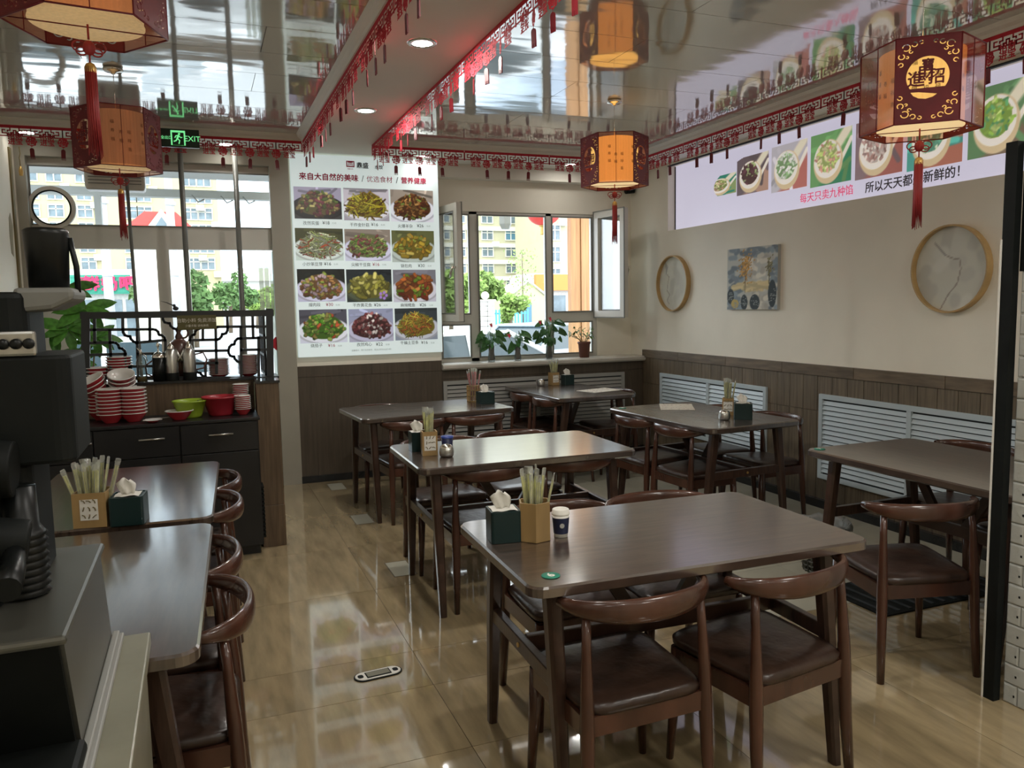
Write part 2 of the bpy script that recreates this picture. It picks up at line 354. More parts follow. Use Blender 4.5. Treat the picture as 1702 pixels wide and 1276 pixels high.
def dish_img(seed, bg1, bg2, plate, pal, kind, ph=.5, n=92, m=62):
    R = np.random.RandomState(seed); x, y = grid(n, m); img = canvas(n, m, bg1); fill(img, 1.*(y < .35+.1*np.sin(x*5)), bg2)
    for _ in range(5): stroke(img, x, y, R.rand(), .75+.2*R.rand(), R.rand(), .8+.2*R.rand(), .05, np.array(bg1)*(.6+.8*R.rand()), 1.5)
    e = ((x-.5)/.56)**2+((y-.36)/.40)**2; fill(img, np.clip((1-e)*20, 0, 1), np.array(plate)*.8); 
    e = ((x-.5)/.52)**2+((y-.38)/.37)**2; fill(img, np.clip((1-e)*20, 0, 1), plate)
    def inside(px, py): return ((px-.5)/.43)**2+((py-.40)/(.30 if py < .4 else .46))**2 < 1
    e = ((x-.5)/.44)**2+((y-.40)/np.where(y < .4, .29, .45))**2; fill(img, np.clip((1-e)*9, 0, 1), np.array(pal[0])*.55)
    cnt, wd, ln = {'strand': (170, .020, .20), 'chunk': (150, .045, .05), 'slice': (75, .055, .10), 'bean': (210, .014, .16), 'mix': (170, .03, .07)}[kind]
    for _ in range(cnt):
        a, b = .06+.88*R.rand(), .08+.80*R.rand()
        if not inside(a, b): continue
        an = R.rand()*PI; l = ln*(.4+R.rand()); c = np.array(pal[R.randint(len(pal))])*(.68+.5*R.rand())*(.75+.35*b)
        wdd = wd*(.7+.6*R.rand())
        stroke(img, x, y, a-l*math.cos(an)/2, b-l*math.sin(an)/2-.012, a+l*math.cos(an)/2, b+l*math.sin(an)/2-.012, wdd*1.15, c*.45, 1.5)
        stroke(img, x, y, a-l*math.cos(an)/2, b-l*math.sin(an)/2, a+l*math.cos(an)/2, b+l*math.sin(an)/2, wdd, c, 1.5)
    return img
def spoon_img(seed, bg, bg2, fil, n=64, m=64, mask=None):
    R = np.random.RandomState(seed); x, y = grid(n, m); img = canvas(n, m, bg)
    fill(img, np.clip((x*.9-y*1.0-.12)*6, 0, 1), bg2)
    for _ in range(8): stroke(img, x, y, R.rand(), R.rand(), R.rand(), R.rand(), .06, np.array(bg)*(.8+.5*R.rand()))
    stroke(img, x, y, .62, .66, .90, .97, .12, (.93, .88, .74)); stroke(img, x, y, .60, .18, .98, .78, .05, (.97, .92, .84))
    e = ((x-.44)/.36)**2+((y-.44)/.42)**2; fill(img, np.clip((1-e)*12, 0, 1), (.86, .74, .52))
    e = ((x-.42)/.33)**2+((y-.49)/.36)**2; fill(img, np.clip((1-e)*12, 0, 1), (.96, .92, .86))
    e = ((x-.42)/.26)**2+((y-.52)/.28)**2; fill(img, np.clip((1-e)*10, 0, 1), np.array(fil[0])*.8)
    for _ in range(90):
        a, b = .14+.56*R.rand(), .24+.56*R.rand()
        if ((a-.42)/.26)**2+((b-.52)/.28)**2 > 1: continue
        an = R.rand()*PI; c = np.array(fil[R.randint(len(fil))])*(.75+.4*R.rand())
        stroke(img, x, y, a, b, a+.05*math.cos(an), b+.05*math.sin(an), .028, c)
    return np.clip(img*.86+.12, 0, 1)

# ================================================================== THE ROOM
XL, XR, YB, YF = -1.23, 4.2, 7.035, -3.0
ZS, ZC = 2.82, 2.865
# floor with its tiles
fl = struct('floor', box(XL-.12, XR+.15, YF-.1, 7.5, -.15, -.005), 'grout')
xs = [XL]+[.80+.83*k for k in range(-2, 5)]+[XR]; ys = [YF]+[2.49+.83*k for k in range(-6, 6)]+[7.31]
def tiles(x0, x1, y0, y1, ex, ey, m, name):
    for a, b in zip(ex[:-1], ex[1:]):
        for c, d in zip(ey[:-1], ey[1:]):
            p, q, r, s = max(a, x0), min(b, x1), max(c, y0), min(d, y1)
            if q-p > .03 and s-r > .03: obj(name, box(p+.0012, q-.0012, r+.0012, s-.0012, -.005, 0), m, fl)
CX, CYY = 2.42, 2.98
tiles(XL, XR, YF, CYY, xs, ys, 'travertine', 'tile'); tiles(XL, CX, CYY, 7.31, xs, ys, 'travertine', 'tile')
tiles(CX, XR, CYY, 7.31, [CX, 3.02, 3.62, XR], [CYY+.6*k for k in range(9)], 'cream_tile', 'tile')
for Y in (6.755, 5.615, 4.437):
    o = obj('inset_tile', ring_prism(rect(.945, 1.08, Y-.135, Y+.135), rect(.951, 1.074, Y-.129, Y+.129), 0, .0015, 'z'), 'grout', fl)
    obj('inset_tile_face', box(.951, 1.074, Y-.129, Y+.129, 0, .001), 'cream_tile', o)
# walls
struct('wall_left', box(XL-.12, XL, YF-.1, 7.45, -.1, 3.1), 'wall_paint')
struct('wall_front', box(XL, XR+.2, YF-.15, YF, -.1, 3.1), 'wall_paint')
for x, y in ((-.2, .4), (2.6, .4), (-.2, -1.6), (2.6, -1.6)):  # unseen panels added to brighten the near room
    t = thing('added_panel_light', 'added square fill light behind the camera', 'ceiling light', (x, y, 2.865), group='added square fill lights behind the camera')
    obj('frame', ring_prism(rect(-.30, .30, -.30, .30), rect(-.26, .26, -.26, .26), -.018, 0, 'z'), 'white_frame', t); obj('diffuser', box(-.26, .26, -.26, .26, -.012, -.004), 'fill_panel_glow', t)
wr = MB().box(XR, XR+.25, YF, 7.45, -.1, 2.19).box(XR, XR+.25, YF, 7.45, 2.797, 3.1).box(XR, XR+.25, 6.6, 7.45, 2.19, 2.797).box(XR, XR+.25, YF, 1.4, 2.19, 2.797).box(XR+.1, XR+.25, 1.4, 6.6, 2.19, 2.797)
wrr = struct('wall_right', wr, 'wall_paint')
wb = MB().box(.71, 2.05, YB, 7.45, -.1, 3.1).box(XL, .71, 7.08, 7.45, 2.74, 3.1).box(2.05, XR, 7.30, 7.45, 2.41, 3.1).box(2.05, XR, 7.06, 7.45, -.1, .93).box(3.80, XR, 7.30, 7.45, .93, 2.41)
wbb = struct('wall_back', wb, 'wall_paint')
struct('trim_1', box(2.05, XR, 7.16, 7.30, 2.70, 2.82), 'soffit_paint')
# ceiling: soffits around two recessed bays of glossy panels
sb = MB().box(XL, XR, 6.53, 7.45, ZS, 3.1).box(3.80, XR, YF, 6.53, ZS, 3.1).box(.824, 1.365, YF, 6.53, ZS, 3.1).box(XL, 3.8, YF, 6.53, 2.90, 3.1)
ce = struct('ceiling', sb, 'soffit_paint')
yj = [6.53-.405*k for k in range(24)]
for x0, x1 in ((XL, .824), (1.365, 3.80)):
    for i in range(23):
        xm = x0+(x1-x0)*(.78 if i % 2 else .35)
        for p, q in ((x0, xm), (xm, x1)):
            obj('panel', box(p+.0015, q-.0015, yj[i+1]+.002, yj[i]-.002, ZC, 2.9), 'ceiling_gloss', ce)
n = 2
for x0, x1, sgn in ((XL, .824, -1), (.824, 1.365, 0), (1.365, 3.80, 1)):
    pass
def cove(p0, p1, inward):
    p0, p1, i = Vector(p0), Vector(p1), Vector(inward)
    prof = [(0, ZS), (.012, ZS), (.02, ZS+.014), (.042, ZS+.026), (.055, ZC), (0, ZC)]
    return MB().loft([[p+i*a+Vector((0, 0, z)) for a, z in prof] for p in (p0, p1)], True, False)
for k, (a, b, i) in enumerate([((.824, YF, 0), (.824, 6.53, 0), (-1, 0, 0)), ((1.365, YF, 0), (1.365, 6.53, 0), (1, 0, 0)), ((3.8, YF, 0), (3.8, 6.53, 0), (-1, 0, 0)), ((XL, 6.53, 0), (.824, 6.53, 0), (0, -1, 0)), ((1.365, 6.53, 0), (3.8, 6.53, 0), (0, -1, 0))]):
    struct('trim_%d' % (k+2), cove(a, b, i), 'soffit_paint')
# wainscot, cap tiles and baseboards
ws = struct('trim_7', box(XR-.008, XR, 1.2, 7.04, .06, .965), 'wainscot_plain')
y = 7.03; i = 0
while y > 1.3:
    obj('wall_tile', box(XR-.02, XR-.008, y-.143, y-.002, .06 if y > 0 else 0, .703), 'wainscot', ws)
    obj('wall_tile', box(XR-.02, XR-.008, y-.143, y-.002, .706, .962), 'wainscot', ws); y -= .145
for a, b in zip([7.03, 6.375, 5.65, 4.94, 4.215, 3.49, 2.77, 2.05], [6.375, 5.65, 4.94, 4.215, 3.49, 2.77, 2.05, 1.3]):
    obj('cap_tile', box(XR-.03, XR, b+.002, a-.002, .965, 1.042), 'wainscot_cap', ws)
struct('baseboard_right', box(XR-.055, XR, 1.2, 7.04, 0, .06), 'black_marble')
wp = struct('trim_8', box(.755, 2.05, YB-.012, YB, .06, 1.02), 'wainscot_plain')
for k in range(9): obj('wall_tile', box(.757+k*.1435, .757+(k+1)*.1435-.001, YB-.02, YB-.012, .06, .925), 'wainscot_plain', wp)
for k in range(2): obj('cap_tile', box(.757+k*.645, .757+(k+1)*.645-.002, YB-.022, YB-.012, .928, 1.02), 'wainscot_plain', wp)
struct('trim_9', box(.755, 2.05, YB-.008, YB, 1.02, 1.10), 'wall_paint')
wq = struct('trim_10', box(2.05, XR, 7.05, 7.06, .06, .93), 'wainscot_plain')
for k in range(15): obj('wall_tile', box(2.052+k*.1432, 2.052+(k+1)*.1432-.0015, 7.04, 7.05, .06, .845), 'wainscot_plain', wq)
for k in range(3): obj('cap_tile', box(2.052+k*.716, 2.052+(k+1)*.716-.002, 7.035, 7.05, .847, .93), 'wainscot_plain', wq)
struct('baseboard_back', MB().box(.755, XR, YB-.04, YB-.0, 0, .06), 'black_marble')
sl = MB(); sl.loft([[Vector((x, yy, z)) for yy, z in ((7.31, .93), (6.99, .93), (6.975, .945), (6.975, .968), (6.99, .98), (7.31, .98))] for x in (2.05, XR)], True, False)
struct('trim_11', sl, 'marble_sill')
# white casings at the left window, their backlit shade put into a darker colour
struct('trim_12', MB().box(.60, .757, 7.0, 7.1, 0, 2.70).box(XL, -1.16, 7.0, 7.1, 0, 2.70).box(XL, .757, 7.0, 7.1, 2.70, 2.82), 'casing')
struct('trim_13', box(XL, XL+.012, 6.80, 6.86, 0, 2.72), 'stem')
o = MB(); o.prism([(6.66, 1.95), (6.72, 1.93), (6.73, 2.05), (6.76, 2.15), (6.71, 2.24), (6.66, 2.2), (6.64, 2.08)], XL, XL+.003, 'x'); struct('trim_14', o, 'peel')

# ------------------------------------------------------------------ windows
def panes(parent, name, lst, Y, m='pane'):
    for x0, x1, z0, z1 in lst: obj(name, box(x0, x1, Y-.003, Y+.003, z0, z1), m, parent)
f = MB(); Yw = 7.12
for a in ((-1.16, -.945, .25, 2.015), (-.30, -.205, .25, 2.015), (.612, .64, .25, 2.015), (-1.16, .64, .1, .25), (-1.16, .64, 2.015, 2.19), (-1.16, .64, 2.645, 2.74), (-1.19, -1.16, .1, 2.74), (.64, .71, .1, 2.74)):
    f.box(a[0], a[1], 7.085, 7.155, a[2], a[3])
w1 = struct('window_1', f, 'white_frame')
obj('bead', ring_prism(rect(-1.16, .64, 2.19, 2.645), rect(-1.148, .628, 2.202, 2.633), 7.078, 7.086), 'grey_frame', w1)
panes(w1, 'pane', [(-1.16, .64, 2.19, 2.645), (-.945, -.30, .25, 2.015), (-.205, .612, .25, 2.015)], Yw)
for x in (.50, .545, .59): obj('plastic_strip', box(x-.018, x+.018, 7.04+.01*(x > .52), 7.043+.01*(x > .52), .3, 2.0), 'strip_clear', w1)
o = MB().prism([(.585+.045*(1+.22*math.cos(5*t))*math.cos(t), 1.225+.05*(1+.22*math.cos(5*t))*math.sin(t)) for t in [2*PI*k/30 for k in range(30)]], 7.03, 7.034, 'y')
tag(obj('window_sticker', o, 'red_felt'), 'red flower shaped sticker on the right edge of the left window', 'sticker')
# right window: fixed frame, one casement swung in on each side
f = MB(); YW = 7.34
ZT, ZM, ZB = 2.385, 1.385, .98
for a in ((2.05, 2.14, ZB, 2.41), (2.44, 2.52, ZB, 2.41), (3.242, 3.30, ZB, 2.41), (3.752, 3.80, ZB, 2.41), (2.14, 2.44, ZM-.045, ZM+.045), (3.30, 3.752, ZM-.045, ZM+.045), (2.14, 3.752, ZT, 2.41), (2.14, 3.752, .98, 1.01)):
    f.box(a[0], a[1], YW-.03, YW+.03, a[2], a[3])
w2 = struct('window_2', f, 'white_frame')
for a in ((2.14, 2.44, 1.43, ZT), (3.30, 3.752, 1.43, ZT), (2.52, 3.242, 1.01, ZT), (2.14, 2.44, 1.01, 1.34), (3.30, 3.752, 1.01, 1.34)):
    obj('bead', ring_prism(rect(*a), rect(a[0]+.014, a[1]-.014, a[2]+.014, a[3]-.014), YW-.04, YW-.03), 'grey_frame', w2)
panes(w2, 'pane', [(2.52, 3.242, 1.01, ZT), (2.14, 2.44, 1.01, 1.34), (3.30, 3.752, 1.01, 1.34)], YW)
def casement(hx, rz, side):
    s_ = obj('casement', ring_prism(rect(0, side*.47, 1.375, 2.43), rect(side*.065, side*.405, 1.44, 2.365), -.025, .025), 'white_frame', w2, (hx, YW-.05, 0), (0, 0, rz))
    obj('gasket', ring_prism(rect(side*.065, side*.405, 1.44, 2.365), rect(side*.078, side*.392, 1.453, 2.352), -.028, -.02), 'grey_frame', s_)
    obj('gasket', ring_prism(rect(side*-.006, side*.476, 1.369, 2.436), rect(side*.004, side*.466, 1.379, 2.426), .022, .03), 'grey_frame', s_)
    obj('casement_pane', box(min(side*.075, side*.395), max(side*.075, side*.395), -.003, .003, 1.45, 2.355), 'pane', s_)
    hb = MB().tube([(side*.435, -.03, 1.86), (side*.435, -.06, 1.86), (side*.43, -.068, 1.84), (side*.40, -.07, 1.77)], [.012, .011, .011, .009], 8)
    obj('handle', hb, 'chrome', s_)
casement(2.13, math.radians(-83), 1)
casement(3.785, math.radians(101), -1)

# ------------------------------------------------------------------ downlights
def downlight(x, y, label):
    t = thing('downlight', label, 'ceiling light', (x, y, ZS), group='round recessed downlights in the white soffits')
    obj('trim_ring', MB().lathe([(.052, 0), (.052, -.006), (.072, -.006), (.078, -.001), (.078, 0)], n=28, cap=False), 'chrome', t)
    obj('diffuser', MB().lathe([(.0005, -.004), (.052, -.004), (.052, -.001), (.0005, -.001)], n=28), 'lamp_disc', t)
for x, y, l in ((1.10, -.8, 'added unseen downlight in the beam behind the camera'), (1.10, 3.96, 'larger, nearer round downlight in the beam between the ceiling bays'), (1.10, 5.40, 'second round downlight in the beam, nearer the menu board'),  # the one behind the camera is added for light
                (1.10, 2.4, 'round downlight in the beam above the front of the aisle'), (1.10, .9, 'round downlight in the beam above the camera side'),
                (-1.09, 6.75, 'round downlight at the far left behind the hanging red paper fringe'), (.26, 6.79, 'round downlight right of the green exit sign'),
                (1.90, 6.87, 'round downlight just above the right edge of the menu board'), (3.32, 6.89, 'round downlight left of the middle lantern over the window'),
                (4.0, 1.2, 'added unseen downlight in the right soffit near the lightbox end')):  # added out of view for light
    downlight(x, y, l)

# ------------------------------------------------------------------ lightbox on the right wall
t = thing('lightbox_sign', 'long glowing white lightbox with dumpling spoon pictures recessed high in the right wall', 'sign', (XR+.08, 6.6, 2.19))
XP = 0.0
pb = MB().box(0, .02, -5.2, 0, 0, .605); obj('lit_panel', pb, 'lightbox_white', t)
obj('edge_bar', MB().box(-.085, -.06, -5.2, 0, .597, .607).box(-.004, 0, -.012, 0, 0, .6), 'dark_gap', t)
fills = [[(.5, .6, .2), (.8, .5, .4), (.9, .85, .6)], [(.30, .16, .14), (.35, .15, .2), (.6, .7, .4), (.25, .1, .1)], [(.5, .7, .4), (.9, .9, .85), (.75, .85, .7), (.95, .95, .9)], [(.7, .8, .35), (.85, .55, .45), (.9, .85, .6)],
         [(.9, .8, .75), (.75, .55, .5), (.6, .4, .35), (.95, .92, .85)], [(.3, .65, .5), (.8, .85, .7), (.4, .6, .3)], [(.55, .75, .2), (.75, .85, .4), (.3, .65, .35)], [(.8, .5, .3), (.9, .8, .5)], [(.6, .7, .3), (.8, .3, .2)]]
bgs = [((.05, .5, .38), (.5, .6, .3)), ((.35, .28, .30), (.7, .5, .4)), ((.72, .70, .74), (.75, .35, .3)), ((.35, .62, .30), (.12, .5, .30)), ((.50, .38, .40), (.65, .3, .25)), ((.2, .62, .55), (.7, .35, .25)), ((.30, .5, .28), (.45, .35, .25)), ((.6, .4, .3), (.3, .5, .4)), ((.2, .5, .3), (.6, .5, .3))]
for k in range(9):
    y1 = 5.66-.435*(k-1)*1.0 if k else 6.07; y0 = y1-.40
    zb = [2.43, 2.395, 2.36, 2.34, 2.33, 2.32, 2.32, 2.33, 2.34][k]; zt = [2.60, 2.70, 2.712, 2.713, 2.713, 2.713, 2.713, 2.713, 2.70][k]
    img = spoon_img(k+3, bgs[k][0], bgs[k][1], fills[k]); yc = (y0+y1)/2-6.6; zc = (zb+zt)/2-2.19
    me = print_mesh('spoon_picture', img, Matrix.Identity(4), y1-y0, zt-zb, 'lit_print')
    if k < 2 or k > 6:   # the row is cropped to a long oval at its ends
        bm = bmesh.new(); bm.from_mesh(me); s_ = -1 if k < 5 else 1
        for v in bm.verts:
            gy = (s_*(v.co.x*s_) + (-(y0+y1)/2 + (5.66-.435*3.5-.2)))/1.0 if False else 0
        dl = []
        cen = (5.66+.02-.435*3.5)-.2; half = 2.03
        for v in bm.verts:
            yy = (y0+y1)/2 - v.co.x; zz = (zb+zt)/2+v.co.y; tt = abs(yy-cen)/half
            if tt >= 1 or abs(zz-2.505) > .30*math.sqrt(max(0, 1-tt**2.2))*1.05: dl.append(v)
        bmesh.ops.delete(bm, geom=dl, context='VERTS'); bm.to_mesh(me); bm.free()
    me.transform(MX(-.0015, yc, zc)); link('spoon_picture', me, t)
text('caption_text', '每天只卖九种馅', .076, 'ink_pink', frameM((-.003, (4.9+4.36)/2-6.6, 2.270-2.19), (0, -1, 0), (0, .0, 1)), t, ext=.0006)
text('caption_text', '所以天天都是新鲜的！', .078, 'ink_lit', frameM((-.003, (4.27+3.47)/2-6.6, 2.262-2.19), (0, -1, 0), (0, .0, 1)), t, ext=.0006, offset=.001)

# ------------------------------------------------------------------ menu board
t = thing('menu_board', 'large glowing white menu board with twelve dish photographs on the wall between the windows', 'menu board', (1.41, YB-.025, 1.10))
obj('board_panel', box(-.64, .64, -.03, .02, 0, 1.71), 'board_white', t, bevel=.004)
def bp(cx, cyy):
    """position on the board of a point measured in the close-up"""
    p = at(470+.29*cx, 240+.29*cyy, Y=YB-.056); return p.x-1.41, p.z-1.10
dishes = [('孜然实蛋', '18', (.62, .60, .72), (.20, .20, .22), (.12, .12, .14), [(.62, .55, .28), (.45, .28, .2), (.75, .7, .4), (.5, .2, .25), (.35, .45, .15)], 'chunk'),
          ('干炸金针菇', '16', (.78, .76, .82), (.62, .6, .66), (.85, .85, .9), [(.78, .72, .10), (.85, .8, .2), (.6, .48, .08), (.5, .32, .1)], 'strand'),
          ('火爆羊杂', '26', (.6, .55, .5), (.85, .86, .92), (.86, .88, .94), [(.55, .32, .12), (.7, .5, .25), (.4, .18, .1), (.45, .55, .2), (.62, .42, .2)], 'mix'),
          ('小炒笨豆芽', '16', (.25, .26, .12), (.75, .83, .80), (.8, .86, .84), [(.82, .85, .7), (.7, .75, .5), (.55, .62, .3), (.8, .3, .15)], 'bean'),
          ('尖椒干豆腐', '16', (.55, .5, .45), (.76, .78, .88), (.8, .8, .92), [(.72, .74, .45), (.6, .66, .3), (.45, .62, .22), (.6, .3, .3)], 'mix'),
          ('锅包肉', '30', (.38, .40, .22), (.68, .74, .72), (.7, .76, .74), [(.80, .66, .15), (.7, .5, .1), (.85, .75, .3), (.55, .6, .2)], 'slice'),
          ('熘肉段', '30', (.10, .12, .11), (.72, .72, .84), (.78, .78, .9), [(.72, .5, .25), (.6, .35, .2), (.78, .65, .7), (.55, .65, .2), (.75, .65, .3)], 'chunk'),
          ('干炸黄花鱼', '26', (.12, .16, .18), (.16, .2, .2), (.3, .34, .25), [(.68, .66, .22), (.55, .52, .15), (.75, .72, .35)], 'slice'),
          ('麻辣鳕鱼', '26', (.45, .45, .5), (.75, .75, .82), (.8, .8, .86), [(.72, .35, .12), (.6, .22, .1), (.8, .5, .2), (.5, .65, .15)], 'slice'),
          ('烧茄子', '16', (.3, .3, .35), (.78, .8, .88), (.84, .86, .92), [(.42, .68, .16), (.3, .55, .1), (.72, .66, .3), (.75, .3, .15), (.6, .7, .3)], 'chunk'),
          ('孜然鸡心', '22', (.55, .58, .72), (.65, .65, .75), (.7, .7, .82), [(.45, .22, .22), (.58, .32, .32), (.8, .76, .74), (.4, .15, .18)], 'chunk'),
          ('干煸土豆条', '16', (.2, .24, .26), (.5, .54, .62), (.72, .74, .8), [(.78, .68, .2), (.7, .55, .15), (.6, .62, .2), (.72, .35, .15)], 'bean')]
colx = [((60, 340), (345, 612), (615, 865)), ((68, 350), (352, 620), (622, 870)), ((80, 360), (362, 627), (630, 880)), ((92, 372), (375, 636), (640, 888))]
colz = [((240, 430), (248, 440), (257, 447)), ((478, 665), (484, 668), (492, 675)), ((714, 898), (716, 900), (718, 900)), ((948, 1132), (944, 1125), (940, 1115))]
for i, (nm, pr_, b1, b2, pl, pal, kd) in enumerate(dishes):
    r, c = divmod(i, 3); xa, xb = colx[r][c]; za, zb = colz[r][c]
    x0, z1 = bp(xa, za); x1, z0 = bp(xb, zb)
    img = dish_img(i+11, b1, b2, pl, pal, kd)
    if i == 7: 
        x_, y_ = grid(92, 62)
        for q in range(5): fill(img, np.clip((.06-np.hypot((x_-.80-.07*math.cos(q*1.257))*1.5, y_-.2-.09*math.sin(q*1.257)))*40, 0, 1), (.62, .45, .85))
    link('dish_photo', print_mesh('dish_photo', img, frameM(((x0+x1)/2, -.0315, (z0+z1)/2), (1, 0, 0), (0, 0, 1)), x1-x0, z1-z0, 'dish_print'), t)
    xm, zm = bp((xa+xb)/2-38, zb+22); text('dish_name', nm, .034, 'ink', frameM((xm, -.032, zm), (1, 0, 0), (0, 0, 1)), t, ext=.0005)
    xm, zm = bp((xa+xb)/2+48, zb+20); text('price', '¥'+pr_, .040, 'ink_red' if i in (4, 6, 9) else 'ink', frameM((xm, -.032, zm), (1, 0, 0), (0, 0, 1)), t, ext=.0005)
    xm, zm = bp((xa+xb)/2+95, zb+22); text('price', '元/份', .017, 'screen_grey', frameM((xm, -.032, zm), (1, 0, 0), (0, 0, 1)), t, ext=.0004)
def bt(s_, cx, cyy, size, m, off=0): 
    x, z = bp(cx, cyy); text('title_text', s_, size, m, frameM((x, -.032, z), (1, 0, 0), (0, 0, 1)), t, ext=.0005, offset=off)
bt('来自大自然的美味', 265, 190, .0625, 'ink_red', .0018); bt('/', 458, 198, .075, 'ink'); bt('优选食材', 555, 203, .0575, 'ink_red', -.0001); bt('/', 655, 207, .075, 'ink'); bt('营养健康', 750, 211, .0575, 'ink_red', .0014)
bt('鼎盛', 457, 123, .052, 'ink_dark', .0014); bt('水饺', 550, 132, .036, 'ink_dark', .001); bt('鼎盛水饺', 387, 141, .012, 'ink_red')
bt('（温馨提示：图片仅供参考，菜品以实际出品为准）', 508, 1177, .0165, 'screen_grey')
x, z = bp(387, 112); lb = MB().box(x-.035, x+.035, -.0325, -.031, z-.026, z+.026); obj('emblem', lb, 'ink_red', t)
eb = MB()
for s_ in (-1, 1): eb.add(ring_prism(rect(x+s_*.012-.009, x+s_*.012+.009, z-.004, z+.010), rect(x+s_*.012-.006, x+s_*.012+.006, z-.001, z+.007), -.0335, -.0325).v, ring_prism(rect(0, 1, 0, 1), rect(0, 1, 0, 1), 0, 1).f)
eb.box(x-.026, x-.022, -.0335, -.0325, z-.012, z+.018).box(x+.022, x+.026, -.0335, -.0325, z-.012, z+.018).box(x-.026, x+.026, -.0335, -.0325, z-.016, z-.012).box(x-.012, x+.012, -.0335, -.0325, z-.010, z-.007)
obj('emblem', eb, 'board_white', t)

# ------------------------------------------------------------------ radiator grilles
def grille(name, label, L, z0, z1, m, loc, rz, ns, sect=2):
    """local x along the wall, local -y out of it"""
    t = thing(name, label, 'radiator grille', loc, rz)
    fr = ring_prism(rect(0, L, z0, z1), rect(.035, L-.035, z0+.035, z1-.035), -.022, 0)
    for k in range(1, sect): fr.box(L*k/sect-.018, L*k/sect+.018, -.022, 0, z0+.03, z1-.03)
    obj('frame', fr, m, t, bevel=.002)
    obj('backing', box(.02, L-.02, -.004, -.001, z0+.02, z1-.02), 'dark_gap', t)
    me = None; pitch = (z1-z0-.09)/ns
    for k in range(sect):
        a = L*k/sect+(.018 if k else .035); b = L*(k+1)/sect-(.018 if k < sect-1 else .035)
        me = MB().loft([[Vector((x, yy, zz)) for yy, zz in ((-.004, .36*pitch), (-.016, -.34*pitch), (-.019, -.36*pitch), (-.017, -.22*pitch), (-.006, .42*pitch))] for x in (a, b)], True, False).mesh('slat', m)
        for j in range(ns): link('slat', me, t, (0, 0, z0+.045+pitch*(j+.5)))
    return t
grille('radiator_grille', 'pale blue slatted radiator grille low on the right wall behind the window side table', 1.57, .274, .829, 'grille_blue', (XR-.02, 6.68, 0), -PI/2, 13)
grille('radiator_grille', 'pale blue slatted radiator grille low on the right wall behind the nearer table', 1.58, .215, .835, 'grille_blue', (XR-.02, 4.527, 0), -PI/2, 15)
grille('radiator_grille', 'grey slatted radiator grille under the window sill', 1.90, .30, .825, 'grille_white', (2.06, 7.035, 0), 0, 12)

# ------------------------------------------------------------------ red paper-cut fringe: one strip 0.78 m long, 4 units
U = .195
def fret_strokes(b, x0, u, z1, h, wd=.0072, y=.001):
    def seg(a, c, d, e):
        xa, xb = sorted((x0+a*u, x0+d*u)); za, zb = sorted((z1-c*h, z1-e*h)); b.box(xa-wd/2, xb+wd/2, -y, y, za-wd/2, zb+wd/2)
    for s_ in (0, 1):
        g = (lambda v: v) if not s_ else (lambda v: 1-v)
        for a, c, d, e in ((.0, 0, 0, 1), (0, .92, .27, .92), (.27, .92, .27, .62), (.12, .62, .27, .62), (.12, .62, .12, .25), (.12, .25, .2, .25), (.36, .0, .36, .30), (.36, .3, .28, .3), (.28, .3, .28, .42), (.38, .55, .38, .95), (.27, .78, .5, .78), (.38, .55, .46, .55), (.46, .55, .46, .3), (.46, .3, .5, .3)):
            seg(g(a), c, g(d), e)
CH4 = text_mesh('character_cutout', '招财\n进宝', .046, 'red_felt', MY(0, 0, 0), ext=.0007, offset=.0011, lines=.82)
fu = text_mesh('m', '福', .052, 'red_felt', MY(0, 0, 0), ext=.0009, offset=.0016)
md = ring_prism([(r*math.cos(a), r*math.sin(a)) for a, r in [(2*PI*k/40, .033+.003*math.cos(8*2*PI*k/40)) for k in range(40)]], circle(.0255, 40), -.0008, .0008)
bm = bmesh.new(); bm.from_mesh(fu); bm.from_mesh(md.mesh('m', None)); MED = bpy.data.meshes.new('medallion'); bm.to_mesh(MED); bm.free(); MED.materials.append(MT['red_felt'])
tb = MB(); pts = [(-.014, -.012), (-.010, -.004), (0, 0), (.010, -.004), (.014, -.012), (.014, -.078), (.010, -.078), (.009, -.062), (.006, -.062), (.005, -.078), (.0015, -.078), (0, -.062), (-.003, -.062), (-.004, -.078), (-.008, -.078), (-.009, -.062), (-.0115, -.062), (-.0125, -.078), (-.014, -.078)]
tb.prism(pts, -.003, .003, 'y'); tb.tube([(0, 0, .012), (0, 0, -.002)], .0012, 4); TAS = tb.mesh('tassel', 'dark_red')
bb = MB().box(0, 4*U, -.0012, .0012, -.022, 0)
for k in range(4): fret_strokes(bb, k*U, U, -.021, .060)
BAND = bb.mesh('fretwork_band', 'red_felt')
def banner(loc, rz, label, nun=4, group='red paper-cut fringe strips around the ceiling bays'):
    t = thing('paper_fringe', label, 'paper garland', loc, rz, group)
    link('fretwork_band', BAND, t)
    for k in range(4):
        link('character_cutout', CH4, t, ((k+.5)*U, 0, -.098))
        if k: link('medallion', MED, t, (k*U, -.001, -.108), (0, 0, rnd.uniform(-.25, .25))); link('tassel', TAS, t, (k*U+rnd.uniform(-.004, .004), 0, -.152), (0, rnd.uniform(-.06, .06), rnd.uniform(-.4, .4)))
ords = ['first', 'second', 'third', 'fourth', 'fifth', 'sixth', 'seventh', 'eighth']
Z0 = ZS+.002
for k in range(3): banner((1.37+k*.785, 6.525, Z0), 0, '%s red paper-cut strip right of the beam along the window side of the right bay' % ords[k])
for k in range(3): banner((XL+.005-.31+k*.785, 6.525, Z0), 0, '%s red paper-cut strip from the left wall, above the counter window' % ords[k]) if k else banner((XL+.005, 6.52, Z0), 0, 'red paper-cut strip touching the left wall above the round vent')
for k in range(6): banner((3.797, 6.52-k*.785, Z0), -PI/2, '%s red paper-cut strip from the window corner along the lightbox' % ords[k])
